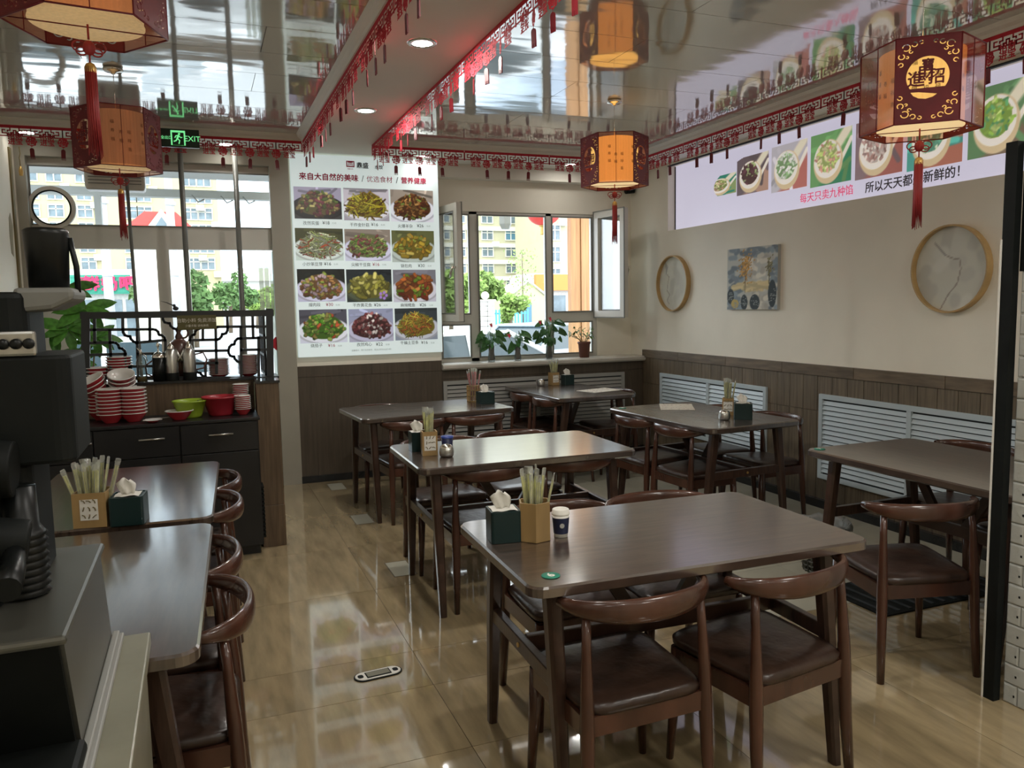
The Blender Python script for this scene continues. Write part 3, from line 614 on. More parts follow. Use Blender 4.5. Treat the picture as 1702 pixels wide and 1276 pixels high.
for k in range(6): banner((1.367, 6.52-(k+1)*.785, Z0), PI/2, '%s red paper-cut strip from the far end on the right edge of the beam' % ords[k])
for k in range(6): banner((.822, 6.52-k*.785, Z0), -PI/2, '%s red paper-cut strip from the far end on the left edge of the beam' % ords[k])

# ------------------------------------------------------------------ lanterns
def lantern(x, y, zb, label, shade, glow, hook=True, rz=0, Hh=.32, R=.225):
    t = thing('palace_lantern', label, 'lantern', (x, y, zb), rz)
    hexp = [(R*math.cos(PI/3*k), R*math.sin(PI/3*k)) for k in range(6)]
    fr = MB()
    for k in range(6):
        a, b = Vector((*hexp[k], 0)), Vector((*hexp[(k+1) % 6], 0))
        for z in (0, Hh): fr.tube([a+Vector((0, 0, z)), b+Vector((0, 0, z))], .003, 4)
        fr.tube([a, a+Vector((0, 0, Hh))], .003, 4)
    for z in (.006, Hh-.01): fr.tube([(-R, 0, z), (R, 0, z)], .0022, 4)
    obj('frame', fr, 'dark_red', t)
    face = R
    for k in range(6):
        a, b = Vector((*hexp[k], 0)), Vector((*hexp[(k+1) % 6], 0)); mid = (a+b)/2; xd = (b-a).normalized(); out = Vector((mid.x, mid.y, 0)).normalized()
        # local frame: x along face, y up, z outwards
        xx = Vector((0, 0, 1)).cross(out); M = Matrix(((xx.x, 0, out.x, mid.x), (xx.y, 0, out.y, mid.y), (0, 1, 0, Hh/2), (0, 0, 0, 1)))
        if k in ((4, 0, 2) if hook else (1, 3, 5)):   # carved panel
            c = bpy.data.curves.new('c', 'CURVE'); c.dimensions = '2D'; c.fill_mode = 'BOTH'; c.extrude = .0012; c.resolution_u = 4
            def poly(ps):
                s_ = c.splines.new('POLY'); s_.points.add(len(ps)-1); s_.use_cyclic_u = True
                for i_, p in enumerate(ps): s_.points[i_].co = (p[0], p[1], 0, 1)
            hw = face/2-.002; hh = Hh/2-.002; poly([(-hw, -hh), (hw, -hh), (hw, hh), (-hw, hh)])
            # round opening, crossed low down by a bar: upper moon and lower crescent
            rr = .074; yb = -.035
            up_ = [(rr*math.cos(a_), .012+rr*math.sin(a_)) for a_ in np.linspace(-.62, PI+.62, 30)]; poly(up_)
            lo = [(-.058, -.044), (-.03, -.045), (.0, -.050), (.034, -.056), (.02, -.066), (-.005, -.072), (-.03, -.068), (-.048, -.058)]; poly(lo)
            for px_ in (-1, 1):
                for pz_ in (-1, 1):
                    # scroll work cut through the corners
                    for (cx_, cz_, r_, a0, a1) in ((.076, .124, .0155, 0, 5.4), (.048, .134, .0115, 1, 6.1), (.092, .092, .0125, 2, 7.2), (.094, .062, .010, 0, 5.2), (.024, .140, .0085, 0, 5.2), (.060, .108, .008, 3, 8), (.072, .088, .0065, 1, 6)):
                        th = np.linspace(a0, a1, 12); ro = [(px_*(cx_+r_*math.cos(q)), pz_*(cz_+r_*.9*math.sin(q))) for q in th]; ri = [(px_*(cx_+(r_-.0042)*math.cos(q)), pz_*(cz_+(r_-.0042)*.9*math.sin(q))) for q in th[::-1]]
                        poly(ro+ri)
            o = bpy.data.objects.new('c', c); C.objects.link(o); me = bpy.data.meshes.new_from_object(o.evaluated_get(bpy.context.evaluated_depsgraph_get())); bpy.data.objects.remove(o)
            me.transform(M @ Matrix.Scale(R/.225, 4)); me.name = 'carved_panel'; me.materials.clear(); me.materials.append(MT['dark_red']); p_ = link('carved_panel', me, t)
            for s_, px_, pz_, sz in (('招', .031, .005, .060), ('財', -.004, .018, .062), ('進', -.040, .0, .062), ('寶', .0, .052, .046)):
                link('carved_character', text_mesh('carved_character', s_, sz, 'dark_red', M @ Matrix.Translation((px_, pz_, 0)), ext=.0012, offset=.0011), p_)
        else:
            g = MB(); g.add([M @ Vector(p) for p in ((-face/2, -Hh/2, 0), (face/2, -Hh/2, 0), (face/2, Hh/2, 0), (-face/2, Hh/2, 0))], [(0, 1, 2, 3)]); obj('film_panel', g, 'red_film', t)
            g = MB(); g.tube([M @ Vector((0, -Hh/2, 0)), M @ Vector((0, Hh/2, 0))], .002, 4); obj('mullion', g, 'dark_red', t)
    # inner drum of split bamboo, written on
    dr = R*.70; n_ = 40
    d = MB().lathe([(dr, .016), (dr, Hh-.014)], n=n_, cap=False); obj('drum', d, shade, t)
    d = MB().lathe([(.001, .014), (dr*1.02, .014), (dr*1.02, .017), (.001, .017)], n=n_); obj('drum_bottom', d, glow, t)
    for k in range(6):
        a = PI/6+PI/3*k; o3 = Vector((math.cos(a), math.sin(a), 0)); xx = Vector((0, 0, 1)).cross(o3)
        for j in range(3):
            aa = a+(j-1)*.26; o3 = Vector((math.cos(aa), math.sin(aa), 0)); xx = Vector((0, 0, 1)).cross(o3)
            M = Matrix(((xx.x, 0, o3.x, o3.x*(dr+.0015)), (xx.y, 0, o3.y, o3.y*(dr+.0015)), (0, 1, 0, Hh*.5), (0, 0, 0, 1)))
            link('drum_lettering', text_mesh('drum_lettering', ('福\n寿\n福', '寿\n福', '福\n禄\n喜')[j], .022, 'stem', M @ Matrix.Translation((0, (.03, .0, -.02)[j], 0)), ext=.0003, lines=2.1), t)
    # hanging wire and canopy
    top = ZC-zb
    obj('wire', MB().tube([(0, 0, Hh-.01), (0, 0, top-.01)], .0018, 5), 'chrome', t)
    obj('canopy', MB().lathe([(.001, top-.002), (.05, top-.002), (.052, top-.012), (.046, top-.02), (.02, top-.024), (.012, top-.034), (.001, top-.034)], n=24), 'chrome', t)
    # knot and tassel
    kb = MB().tube([(0, 0, .014), (0, 0, -.03)], .0035, 6)
    for s_ in (-1, 1):
        for q, rr in ((-.052, .020), (-.066, .015)):
            kb.tube([(s_*(.006+rr+rr*math.cos(a)), .002, q+rr*.8*math.sin(a)) for a in np.linspace(PI, 3*PI, 14)], .0026, 5)
    kb.sphere((0, 0, -.055), .019, 10, 6, (1, .6, 1.2)); kb.tube([(0, 0, -.07), (0, 0, -.10)], .003, 5); obj('knot', kb, 'silk_red', t)
    obj('tassel_cap', MB().lathe([(.0165, -.128), (.017, -.112), (.012, -.102), (.004, -.098)], n=12), 'gold', t)
    tb = MB()
    for k in range(16):
        a = 2*PI*k/16; r_ = .0125; l = .36+.03*rnd.random()
        tb.tube([(r_*math.cos(a), r_*math.sin(a), -.112), (r_*1.1*math.cos(a), r_*1.1*math.sin(a), -.25), (r_*(1.1+.5*rnd.random())*math.cos(a+.3), r_*(1.1+.4*rnd.random())*math.sin(a), -l)], [.0045, .0042, .0012], 5)
    tb.lathe([(.012, -.112), (.013, -.27), (.008, -.33)], n=10); obj('tassel', tb, 'silk_red', t)
    return t
lantern(-.27, 2.8, 2.375, 'large hexagonal red lantern cut by the top edge at the upper left', 'shade_warm', 'shade_warm', False, math.radians(8), R=.225)
lantern(-.375, 5.04, 2.305, 'smaller hexagonal red lantern in front of the counter window, dimly lit', 'shade_dim', 'shade_warm', False, math.radians(11))
lantern(2.655, 4.83, 2.30, 'lit hexagonal red lantern hanging in front of the right window', 'shade_lit', 'lamp_bottom', False, math.radians(-26))
lantern(2.76, 2.47, 2.185, 'lit hexagonal lantern with carved golden characters in front of the lightbox', 'shade_lit', 'lamp_bottom', True, math.radians(-42))

# ------------------------------------------------------------------ exit sign
t = thing('exit_sign', 'green and black exit sign with running man hanging over the counter', 'sign', (-.068, 6.38, 2.70))
obj('sign_box', box(-.135, .135, 0, .025, 0, .13), 'exit_dark', t, bevel=.003)
text('lettering', 'EXIT', .055, 'exit_green', MY(.086, -.002, .062), t, offset=0); text('lettering', '安全出口', .026, 'exit_green', MY(-.100, -.002, .064), t)
g = ring_prism(rect(-.058, .040, .014, .118), rect(-.048, .030, .014, .104), -.003, -.001); obj('pictogram', g, 'exit_green', t)
g = MB(); 
def P2(*ps): return [(-.009+p[0], 0, .058+p[1]) for p in ps]
g.sphere((-.001, -.002, .094), .0075, 8, 6, (1, .2, 1))
for ps, r_ in ((P2((.006, .026), (-.006, .004)), .007), (P2((-.006, .004), (.010, -.010), (.004, -.034)), .0045), (P2((-.006, .004), (-.014, -.012), (-.030, -.018)), .0045), (P2((.006, .024), (.018, .010), (.028, .014)), .0035), (P2((.004, .026), (-.014, .022), (-.022, .008)), .0035)):
    g.tube([(a, -.002, c_) for a, _, c_ in ps], r_, 6, ell=(1, 1))
obj('pictogram', g, 'exit_green', t)
# air curtain / vent unit and round port by the left window
t = thing('air_vent_unit', 'grey rounded vent unit behind the smaller left lantern', 'vent', (-.55, 6.9, 2.45))
bx_ = MB().prism([(-.21, .03), (-.20, .0), (.20, 0), (.21, .03), (.21, .22), (-.21, .22)], 0, .14, 'y'); obj('body', bx_, 'white_frame', t, bevel=.01)
for k in range(7):
    for s_ in (-1, 1): obj('louvre', box(s_*.10-.085, s_*.10+.085, -.006, .004, .045+k*.024, .052+k*.024), 'grey_frame', t)
obj('hanger', MB().box(-.15, -.13, .06, .08, .22, .37).box(.13, .15, .06, .08, .22, .37), 'grey_frame', t)
t = thing('round_vent_port', 'round white ring vent set in the glass at the upper left', 'vent', (-1.015, 7.10, 2.325))
obj('ring', ring_prism(circle(.165, 40), circle(.132, 40), -.03, .015), 'white_frame', t, bevel=.004)
obj('rim', ring_prism(circle(.134, 40), circle(.124, 40), -.036, -.02), 'black_plastic', t)
# small hanging charm, steel poles, camera
for i, (pt, pb_) in enumerate(((212, 228), (303, 315), (393, 403))):
    a = at(pt-1, 300, Y=6.86); b_ = at(pb_, 515, Y=6.86)
    o = obj('upright_pole', MB().tube([(a.x+(a.x-b_.x)*.4, 6.86, ZS), (b_.x-(a.x-b_.x)*.9, 6.86, .0)], (.021 if i else .013), 10), 'pole_grey')
    tag(o, ('thin upright pole left of the window mullion', 'thick grey upright pole just right of the window mullion', 'thick grey upright pole nearest the menu board')[i], 'pole')
t = thing('ceiling_camera', 'small black camera in the corner right of the middle lantern', 'camera', tuple(at(1047, 318, Y=7.2)))
obj('camera_body', MB().tube([(-.05, 0, 0), (.045, 0, .01)], .028, 10), 'black_plastic', t); obj('camera_mount', MB().tube([(.02, 0, .02), (.03, .08, .05)], .012, 8), 'black_plastic', t); obj('lens', MB().tube([(-.056, -.004, 0), (-.05, -.003, 0)], .02, 10), 'black_gloss', t)
t = thing('hanging_charm', 'little cord charm with a golden tassel at the far left', 'ornament', tuple(at(33, 262, Y=6.9)))
obj('cord', MB().tube([(0, 0, .08), (.004, 0, .03), (-.003, 0, 0), (0, 0, -.07)], .004, 6), 'stem', t); obj('tassel', MB().lathe([(.012, -.13), (.016, -.10), (.010, -.07), (.004, -.06)], n=10), 'gold', t)

# ================================================================== FURNITURE
def rounded(L, W, r=.05, n=5):
    pts = []
    for cx_, cy_, a0 in ((L/2-r, W/2-r, 0), (-L/2+r, W/2-r, PI/2), (-L/2+r, -W/2+r, PI), (L/2-r, -W/2+r, 3*PI/2)):
        for k in range(n+1): a = a0+PI/2*k/n; pts.append((cx_+r*math.cos(a), cy_+r*math.sin(a)))
    return pts
def make_table(label, loc, rz, L=1.17, W=.71):
    t = thing('dining_table', label, 'table', loc, rz, 'brown wooden dining tables'); T = .75
    top = MB(); o = rounded(L, W); i = rounded(L-.012, W-.012, .046); u = rounded(L-.05, W-.05, .04)
    top.loft([[Vector((*p, z)) for p in q] for q, z in ((u, T-.042), (o, T-.030), (o, T-.006), (i, T))], True, False)
    obj('tabletop', top, 'wood_top', t)
    for sx in (-1, 1):
        for sy2 in (-1, 1):
            x = sx*(L/2-.105); y0 = sy2*(W/2-.115); y1 = sy2*(W/2-.035)
            lb = MB(); rings = []
            for z, q, a, b in ((T-.042, 0, .025, .030), (.40, .46, .0225, .026), (0, 1, .016, .020)):
                yy = y0+(y1-y0)*q; rings.append([Vector((x+dx*a, yy+dy*b, z)) for dx, dy in ((-1, -.6), (-.6, -1), (.6, -1), (1, -.6), (1, .6), (.6, 1), (-.6, 1), (-1, .6))])
            lb.loft(rings, True, False); obj('leg', lb, 'wood', t)
        e = box(sx*(L/2-.105)-.014, sx*(L/2-.105)+.014, -(W/2-.10), W/2-.10, .405, .455)
        es = obj('end_stretcher', e, 'wood', t, bevel=.003)
        obj('bolt', MB().tube([(sx*(L/2-.092), 0, .43), (sx*(L/2-.087), 0, .43)], .008, 10), 'gold', es)
        lb = MB(); a = Vector((sx*.055, 0, .43)); b = Vector((sx*.235, 0, T-.04))
        lb.loft([[p+Vector((dx*.026, dy*.011, 0)) for dx, dy in ((-1, -1), (1, -1), (1, 1), (-1, 1))] for p in (a, b)], True, False); obj('brace', lb, 'wood', t)
    obj('long_stretcher', box(-(L/2-.118), L/2-.118, -.0125, .0125, .405, .46), 'wood', t, bevel=.003)
    return t
TB = {}
TB['front'] = make_table('brown wooden table nearest the camera, carrying the green box, hexagonal holder and paper cup', (1.395, 2.275, 0), math.radians(-1.6), 1.175, .735)
def tcopy(k, label, loc, deg): TB[k] = dup(TB['front'], loc, math.radians(deg), label); return TB[k]
tcopy('mid', 'brown wooden table in the middle with the steel sugar jar and blue tub', (1.525, 3.965, 0), -1)
tcopy('backleft', 'brown wooden table against the brown wall below the menu board', (1.565, 5.83, 0), 4)
tcopy('corner', 'brown wooden table in the window corner under the potted plants', (3.03, 6.42, 0), 92)
tcopy('wallside', 'brown wooden table by the right wall with a steel sugar jar and green tissue box', (3.16, 4.58, 0), 93.5)
tcopy('right', 'brown wooden table at the right behind the black post, a green sticker on its corner', (3.245, 2.645, 0), 90)
tcopy('leftfar', 'farther of the two joined brown tables at the left, by the black cabinet', (-.335, 3.725, 0), 87.6)
tcopy('leftnear', 'nearer of the two joined brown tables at the left, beside the stone counter', (-.385, 2.475, 0), 87.6)

def make_chair(label, loc, rz):
    t = thing('horn_back_chair', label, 'chair', loc, rz, 'brown horn-back dining chairs')
    # puffy leather seat, wider in front
    s = MB(); rings = []
    for z, g in ((.392, -.012), (.398, 0), (.418, .002), (.430, -.012), (.436, -.045), (.438, -.11)):
        ring = []
        for k in range(28):
            a = 2*PI*k/28; c_, s_ = math.cos(a), math.sin(a); e = .28
            x = (abs(c_)**e)*(1 if c_ > 0 else -1); y = (abs(s_)**e)*(1 if s_ > 0 else -1)
            wd = .205+.012*y; ring.append(Vector((x*(wd+g), y*(.195+g)-.0, z+.006*y)))
        rings.append(ring)
    s.loft(rings, True, True); obj('seat', s, 'leather', t)
    fr = MB().box(-.185, .185, .155, .175, .335, .393).box(-.185, .185, -.190, -.168, .335, .393)
    for s_ in (-1, 1): fr.loft([[Vector((s_*.197+dx, y, z)) for dx, z in ((-.011, .335), (.011, .335), (.011, .393), (-.011, .393))] for y in (-.18, .165)], True, False)
    obj('seat_frame', fr, 'chair_wood', t)
    for s_ in (-1, 1):
        obj('leg', MB().tube([(s_*.208, .178, 0), (s_*.198, .168, .20), (s_*.190, .160, .39)], [.0125, .018, .022], 10), 'chair_wood', t)
        obj('leg', MB().tube([(s_*.205, -.205, 0), (s_*.198, -.190, .2), (s_*.195, -.183, .36), (s_*.194, -.180, .45), (s_*.190, -.172, .58), (s_*.186, -.165, .675)], [.0145, .019, .0215, .019, .014, .013], 10), 'chair_wood', t)
    # crest rail: ox-horn curve
    c = MB(); rings = []
    for k in range(21):
        q = -1+2*k/20; x = .235*math.sin(q*1.35)/math.sin(1.35); y = -.235+.135*(abs(q)**2.1); hgt = .037*(1-.62*abs(q)**2.2); th = .0155*(1-.15*abs(q)); zc = .688+.012*abs(q)**2
        tx = Vector((.235*1.35*math.cos(q*1.35)/math.sin(1.35), .135*2.1*abs(q)**1.1*(1 if q > 0 else -1), 0)).normalized(); nn = Vector((-tx.y, tx.x, 0))
        rings.append([Vector((x, y, zc))+nn*(math.cos(a)*th)+Vector((0, 0, math.sin(a)*hgt+nn.y*0-.25*math.cos(a)*math.sin(a)*hgt*0)) for a in [2*PI*j/12 for j in range(12)]])
    c.loft(rings, True, True); obj('crest_rail', c, 'chair_wood', t)
    return t
c0 = make_chair('chair at the near left of the front table with its back to the camera', (1.118, 2.045, 0), math.radians(1.5))
def chair(label, x, y, deg): return dup(c0, (x, y, 0), math.radians(deg), label)
chair('chair at the near right of the front table, turned slightly, back to the camera', 1.62, 2.02, 8.5)
chair('chair on the far left side of the front table, only its seat and crest showing', 1.262, 2.665, 180)
chair('chair on the far right side of the front table behind its right chair', 1.70, 2.635, 178)
chair('chair standing apart beside the black post, its back to the camera', 2.685, 2.425, -15)
chair('chair at the near left of the middle table, tucked in', 1.315, 3.85, 0)
chair('chair at the near right of the middle table, tucked in', 1.80, 3.865, 1)
chair('chair at the far left of the middle table with shiny seat', 1.30, 4.44, 180)
chair('chair at the far right of the middle table with shiny seat', 1.78, 4.46, 181)
chair('left chair on the aisle side of the table below the menu board', 1.37, 5.585, 5)
chair('right chair on the aisle side of the table below the menu board', 1.84, 5.62, 4)
chair('chair between the brown wall and the table below the menu board', 1.33, 6.24, 184)
chair('farther chair on the left side of the window corner table', 2.845, 6.63, -88)
chair('nearer chair on the left side of the window corner table', 2.87, 6.17, -86)
chair('chair on the right side of the window corner table', 3.42, 6.40, 92)
chair('farther chair on the left side of the wall-side table with the steel jar', 2.965, 4.86, -86)
chair('nearer chair on the left side of the wall-side table with the steel jar', 3.0, 4.39, -86)
chair('farther chair between the right wall and the wall-side table', 3.56, 4.93, 92)
chair('nearer chair between the right wall and the wall-side table', 3.60, 4.46, 92)
chair('farther chair on the wall side of the right table behind the black post', 3.73, 3.02, 90)
chair('nearer chair partly hidden by the black post at the right table', 3.60, 2.47, 90)
chair('farthest of the four chairs along the left tables', -.10, 4.02, 88)
chair('second farthest of the four chairs along the left tables', -.115, 3.535, 88)
chair('third chair along the left tables, behind the nearest one', -.155, 2.79, 87)
chair('nearest chair along the left tables beside the stone counter', -.145, 2.315, 88)

# ------------------------------------------------------------------ things on the tables
T = .751
def stick_proto(m, n_=2):
    t = thing('wrapped_chopsticks', 'wrapped disposable chopsticks', 'chopsticks')
    b = MB()
    for s_ in (-1, 1): b.tube([(s_*.0032, 0, 0), (s_*.0030, 0, .205)], [.0022, .003], 5)
    obj('sticks', b, m, t)
    b = MB(); b.loft([[Vector((x*wx, y*wy, z)) for x, y in ((-1, 0), (0, -1), (1, 0), (0, 1))] for z, wx, wy in ((.0, .008, .004), (.205, .0085, .0045), (.222, .010, .0012), (.232, .0085, .002))], True, False)
    obj('sleeve', b, 'sleeve', t); return t
SP = {}
def sticks(cx_, cy_, zb, n_, r, label, m='stick_bamboo', tilt=.20, h=1.):
    for k in range(n_):
        if m not in SP: SP[m] = stick_proto(m); o = SP[m]
        else: o = copy_tree(SP[m])
        a = rnd.random()*2*PI; q = math.sqrt(rnd.random())*r; tl = tilt*(q/r)*(.6+.6*rnd.random())
        o.location = (cx_+q*math.cos(a)*.75, cy_+q*math.sin(a)*.75, zb+.012); o.rotation_euler = (-tl*math.sin(a), tl*math.cos(a), rnd.random()*PI); o.scale = (1, 1, h*(.92+.12*rnd.random()))
        o['label'] = label; o['group'] = label
def tissue_box(loc, rz, label, s=.098, hh=.098):
    t = thing('tissue_box', label, 'tissue box', loc, rz)
    obj('box', MB().prism(rounded(s, s, .008, 2), 0, hh, 'z'), 'dark_green', t)
    obj('rim', ring_prism(rounded(s-.002, s-.002, .008, 2), rounded(s-.012, s-.012, .008, 2), hh, hh+.003, 'z'), 'dark_green', t)
    b = MB(); R_ = np.random.RandomState(3); g = 7
    vs = [(-.042+.084*i/(g-1), -.042+.084*j/(g-1), hh+.0015+.006*R_.rand()) for j in range(g) for i in range(g)]
    b.add(vs, [(j*g+i, j*g+i+1, (j+1)*g+i+1, (j+1)*g+i) for j in range(g-1) for i in range(g-1)], True); ti = obj('tissue', b, 'paper', t)
    b = MB()   # pulled-up tuft
    rows = []
    for q in range(6):
        z = hh+.004+.055*q/5; wd = .020+.014*math.sin(q/5*2.3)-.012*(q == 5)
        rows.append([Vector((-wd+2*wd*i/8-.010*q/5, .006*math.sin(i*1.4+q*.5)+.004*q/5, z+.006*math.sin(i*.9+q)*(q > 3))) for i in range(9)])
    b.loft(rows, False, True, False); tu = obj('tuft', b, 'paper', ti); md_ = tu.modifiers.new('s', 'SOLIDIFY'); md_.thickness = .002
    return t
def carved_holder(loc, rz, label, s=.085, hh=.125, m='bamboo'):
    t = thing('chopstick_holder', label, 'chopstick holder', loc, rz)
    b = ring_prism(rect(-s/2, s/2, -s/2, s/2), rect(-s/2+.006, s/2-.006, -s/2+.006, s/2-.006), 0, hh, 'z'); b.box(-s/2+.005, s/2-.005, -s/2+.005, s/2-.005, 0, .006); obj('box', b, m, t)
    b = MB(); b.box(-.030, .030, -s/2-.002, -s/2-.0005, .028, hh-.022); pn = obj('fretted_panel', b, 'paper', t)
    b = MB()
    for q in range(9):
        a = rnd.random()*PI; x = -.018+.018*(q % 3); z = .042+.027*(q//3); b.tube([(x-.009*math.cos(a), -s/2-.003, z-.008*math.sin(a)), (x+.002, -s/2-.003, z+.003), (x+.009*math.cos(a), -s/2-.003, z+.008*math.sin(a))], .0022, 4)
    obj('fretwork', b, 'stem', pn); return t
def sugar_jar(loc, label, spoon=True):
    t = thing('steel_jar', label, 'jar', loc)
    obj('body', MB().lathe([(.001, 0), (.030, 0), (.036, .006), (.038, .022), (.036, .040), (.033, .046)], n=24), 'steel', t)
    obj('lid', MB().lathe([(.033, .046), (.032, .052), (.024, .060), (.010, .066), (.001, .067)], n=24), 'chrome', t)
    if spoon: obj('spoon_handle', MB().tube([(-.03, 0, .045), (-.075, -.01, .047)], .003, 6), 'steel', t)
# front table
tissue_box((.895, 2.395, T), math.radians(-8), 'dark green tissue box on the front table beside the hexagonal holder', .10, .10)
t = thing('chopstick_holder', 'hexagonal pale bamboo chopstick holder on the front table beside the paper cup', 'chopstick holder', (.990, 2.355, T), math.radians(12))
hx6 = circle(.056, 6); obj('box', MB().add(ring_prism(hx6, circle(.050, 6), 0, .128, 'z').v, ring_prism(hx6, circle(.050, 6), 0, .128, 'z').f).prism(circle(.05, 6), 0, .006, 'z'), 'bamboo', t, bevel=.001)
sticks(.990, 2.355, T, 11, .036, 'wrapped bamboo chopsticks standing in the hexagonal holder on the front table', tilt=.26, h=.98)
t = thing('paper_cup', 'small navy paper cup with a white lid on the front table', 'cup', (1.080, 2.345, T))
obj('cup', MB().lathe([(.001, 0), (.0225, 0), (.0285, .078), (.001, .078)], n=28), 'paper', t)
obj('sleeve_print', MB().lathe([(.0242, .012), (.0288, .066)], n=28, cap=False), 'cup_navy', t)
obj('lid', MB().lathe([(.0305, .076), (.0305, .081), (.0285, .083), (.0275, .092), (.024, .094), (.022, .091), (.001, .091)], n=28), 'paper', t)
obj('emblem', MB().tube([(-.008, -.0275, .042), (-.0082, -.0285, .042)], .008, 14), 'screen_grey', t)
def sticker(loc, label, txt='6', rz=0):
    t = thing('number_sticker', label, 'sticker', loc, rz)
    obj('disc', MB().lathe([(.001, 0), (.027, 0), (.027, .0015), (.001, .0015)], n=24), 'sign_green', t); 
    text('numeral', txt, .040, 'paper', Matrix.Translation((0, 0, .0022)), t, ext=.0004, offset=.001)
sticker((.890, 2.005, T), 'round green number sticker on the near left corner of the front table', '6', .3)
sticker((2.935, 3.18, T), 'green number sticker on the far left corner of the right table', '7')
sticker((2.85, 5.08, T), 'green number sticker on the far left corner of the wall-side table', '8')
# middle table
carved_holder((1.075, 3.955, T), math.radians(-8), 'carved bamboo chopstick holder on the middle table behind the blue tub', .078, .125)
sticks(1.075, 3.955, T, 14, .033, 'wrapped bamboo chopsticks standing in the carved holder on the middle table')
tissue_box((1.055, 4.10, T), 0, 'dark green tissue box behind the chopstick holder on the middle table', .09, .10)
sugar_jar((1.142, 3.865, T), 'steel jar at the left end of the middle table in front of the holder', False)
t = thing('blue_tub', 'small dark blue tub behind the steel jar on the middle table', 'tub', (1.170, 3.945, T)); obj('tub', MB().lathe([(.001, 0), (.026, 0), (.031, .085), (.001, .085)], n=20), 'cup_navy', t); obj('lid', MB().lathe([(.033, .083), (.033, .092), (.001, .094)], n=20), mat('blue_plastic', (.04, .07, .30), .35) and 'blue_plastic', t)
# table below the board
t = thing('chopstick_holder', 'red and white lattice chopstick holder on the table below the menu board', 'chopstick holder', (2.015, 6.02, T))
b = MB(); 
for s_ in (-1, 1):
    for k in range(5): b.box(-.04+.02*k-.003, -.04+.02*k+.003, s_*.04-.002, s_*.04+.002, 0, .13); b.box(s_*.04-.002, s_*.04+.002, -.04+.02*k-.003, -.04+.02*k+.003, 0, .13)
for z in (0, .045, .09, .125): b.v += ring_prism(rect(-.043, .043, -.043, .043), rect(-.038, .038, -.038, .038), z, z+.006, 'z').v; k_ = len(b.v)-16; ff = ring_prism(rect(0, 1, 0, 1), rect(.2, .8, .2, .8), 0, 1, 'z').f; b.f += [tuple(i+k_ for i in q) for q in ff]; b.sm += [False]*len(ff)
b.box(-.04, .04, -.04, .04, 0, .004)
obj('lattice_box', b, 'bamboo', t)
sticks(2.015, 6.02, T, 14, .036, 'red wrapped chopsticks standing in the lattice holder below the menu board', 'stick_red', .22, 1.1)
tissue_box((2.06, 5.86, T), 0, 'dark tissue box on the table below the menu board', .12, .088)
# corner table
carved_holder((3.10, 6.85, T), .1, 'small carved bamboo chopstick holder on the window corner table', .078, .12)
sticks(3.10, 6.85, T, 11, .032, 'wrapped chopsticks standing in the holder on the window corner table')
sugar_jar((2.97, 6.86, T), 'steel jar on the window corner table left of the holder', False)
tissue_box((3.24, 6.84, T), 0, 'dark tissue box on the window corner table right of the holder', .10, .09)
def sheet(loc, rz, label):
    t = thing('paper_placemat', label, 'placemat', loc, rz); img = canvas(50, 36, (.84, .80, .72)); x, y = grid(50, 36); R_ = np.random.RandomState(5)
    for _ in range(60): a, b = R_.rand(), R_.rand(); stroke(img, x, y, a, b, a+.06*R_.rand(), b+.06*R_.rand(), .012, (.45+.2*R_.rand(), .35, .32))
    link('printed_sheet', print_mesh('printed_sheet', img, Matrix.Translation((0, 0, .0015)), .34, .24, 'flat_print'), t); obj('sheet', box(-.17, .17, -.12, .12, 0, .001), 'paper', t)
sheet((3.26, 6.22, T), .25, 'printed paper placemat on the window corner table')
sheet((3.22, 4.94, T), math.radians(60), 'printed paper placemat on the wall-side table')
# wall-side table
carved_holder((3.295, 4.43, T), math.radians(-38), 'carved chopstick holder on the wall-side table behind the tissue box', .075, .115)
sticks(3.295, 4.43, T, 13, .032, 'wrapped chopsticks standing in the carved holder on the wall-side table')
tissue_box((3.27, 4.24, T), math.radians(-35), 'dark green tissue box on the wall-side table', .115, .10)
sugar_jar((3.14, 4.26, T), 'steel jar with a spoon on the wall-side table')
# left tables
carved_holder((-.395, 3.20, T), math.radians(-10), 'square carved bamboo chopstick holder on the left tables', .112, .125)
sticks(-.395, 3.20, T, 22, .048, 'wrapped bamboo chopsticks standing in the square holder on the left tables', tilt=.30, h=.98)
tissue_box((-.278, 3.175, T), math.radians(-6), 'dark green tissue box beside the square holder on the left tables', .115, .10)

# floor things
t = thing('floor_plate', 'oval metal plate with two black insets set on the aisle floor', 'floor plate', (.612, 3.16, .0), math.radians(5))
def stad(L, r, n=10): return [(L/2+r*math.cos(a), r*math.sin(a)) for a in np.linspace(-PI/2, PI/2, n)]+[(-L/2+r*math.cos(a), r*math.sin(a)) for a in np.linspace(PI/2, 3*PI/2, n)]
obj('rim', MB().prism(stad(.12, .042), .0, .004, 'z'), 'black_plastic', t); obj('plate', MB().prism(stad(.12, .036), .0, .006, 'z'), 'paper', t)
obj('inset', MB().box(-.052, .052, -.026, .026, .006, .007), 'black_plastic', t); obj('centre', MB().box(-.047, .047, -.018, .022, .007, .008), 'beige_stone', t)
for s_ in (-1, 1): obj('inset', MB().prism(rounded(.022, .028, .008, 3), .006, .0075, 'z'), 'black_plastic', t).location = (s_*.074, 0, 0)
t = thing('waste_bin', 'dark wicker waste bin with a plastic bag liner beside the front table corner', 'waste bin', (3.20, 3.42, 0))
b = MB(); n_ = 26
for k in range(n_):
    a = 2*PI*k/n_; b.tube([(.105*math.cos(a), .105*math.sin(a), 0), (.135*math.cos(a), .135*math.sin(a), .27)], .006, 5)
for k in range(10): z = .01+.028*k; r_ = .105+.03*z/.27; b.tube([((r_+.004*(-1)**j)*math.cos(2*PI*j/n_), (r_+.004*(-1)**j)*math.sin(2*PI*j/n_), z) for j in range(n_+1)], .0055, 5)
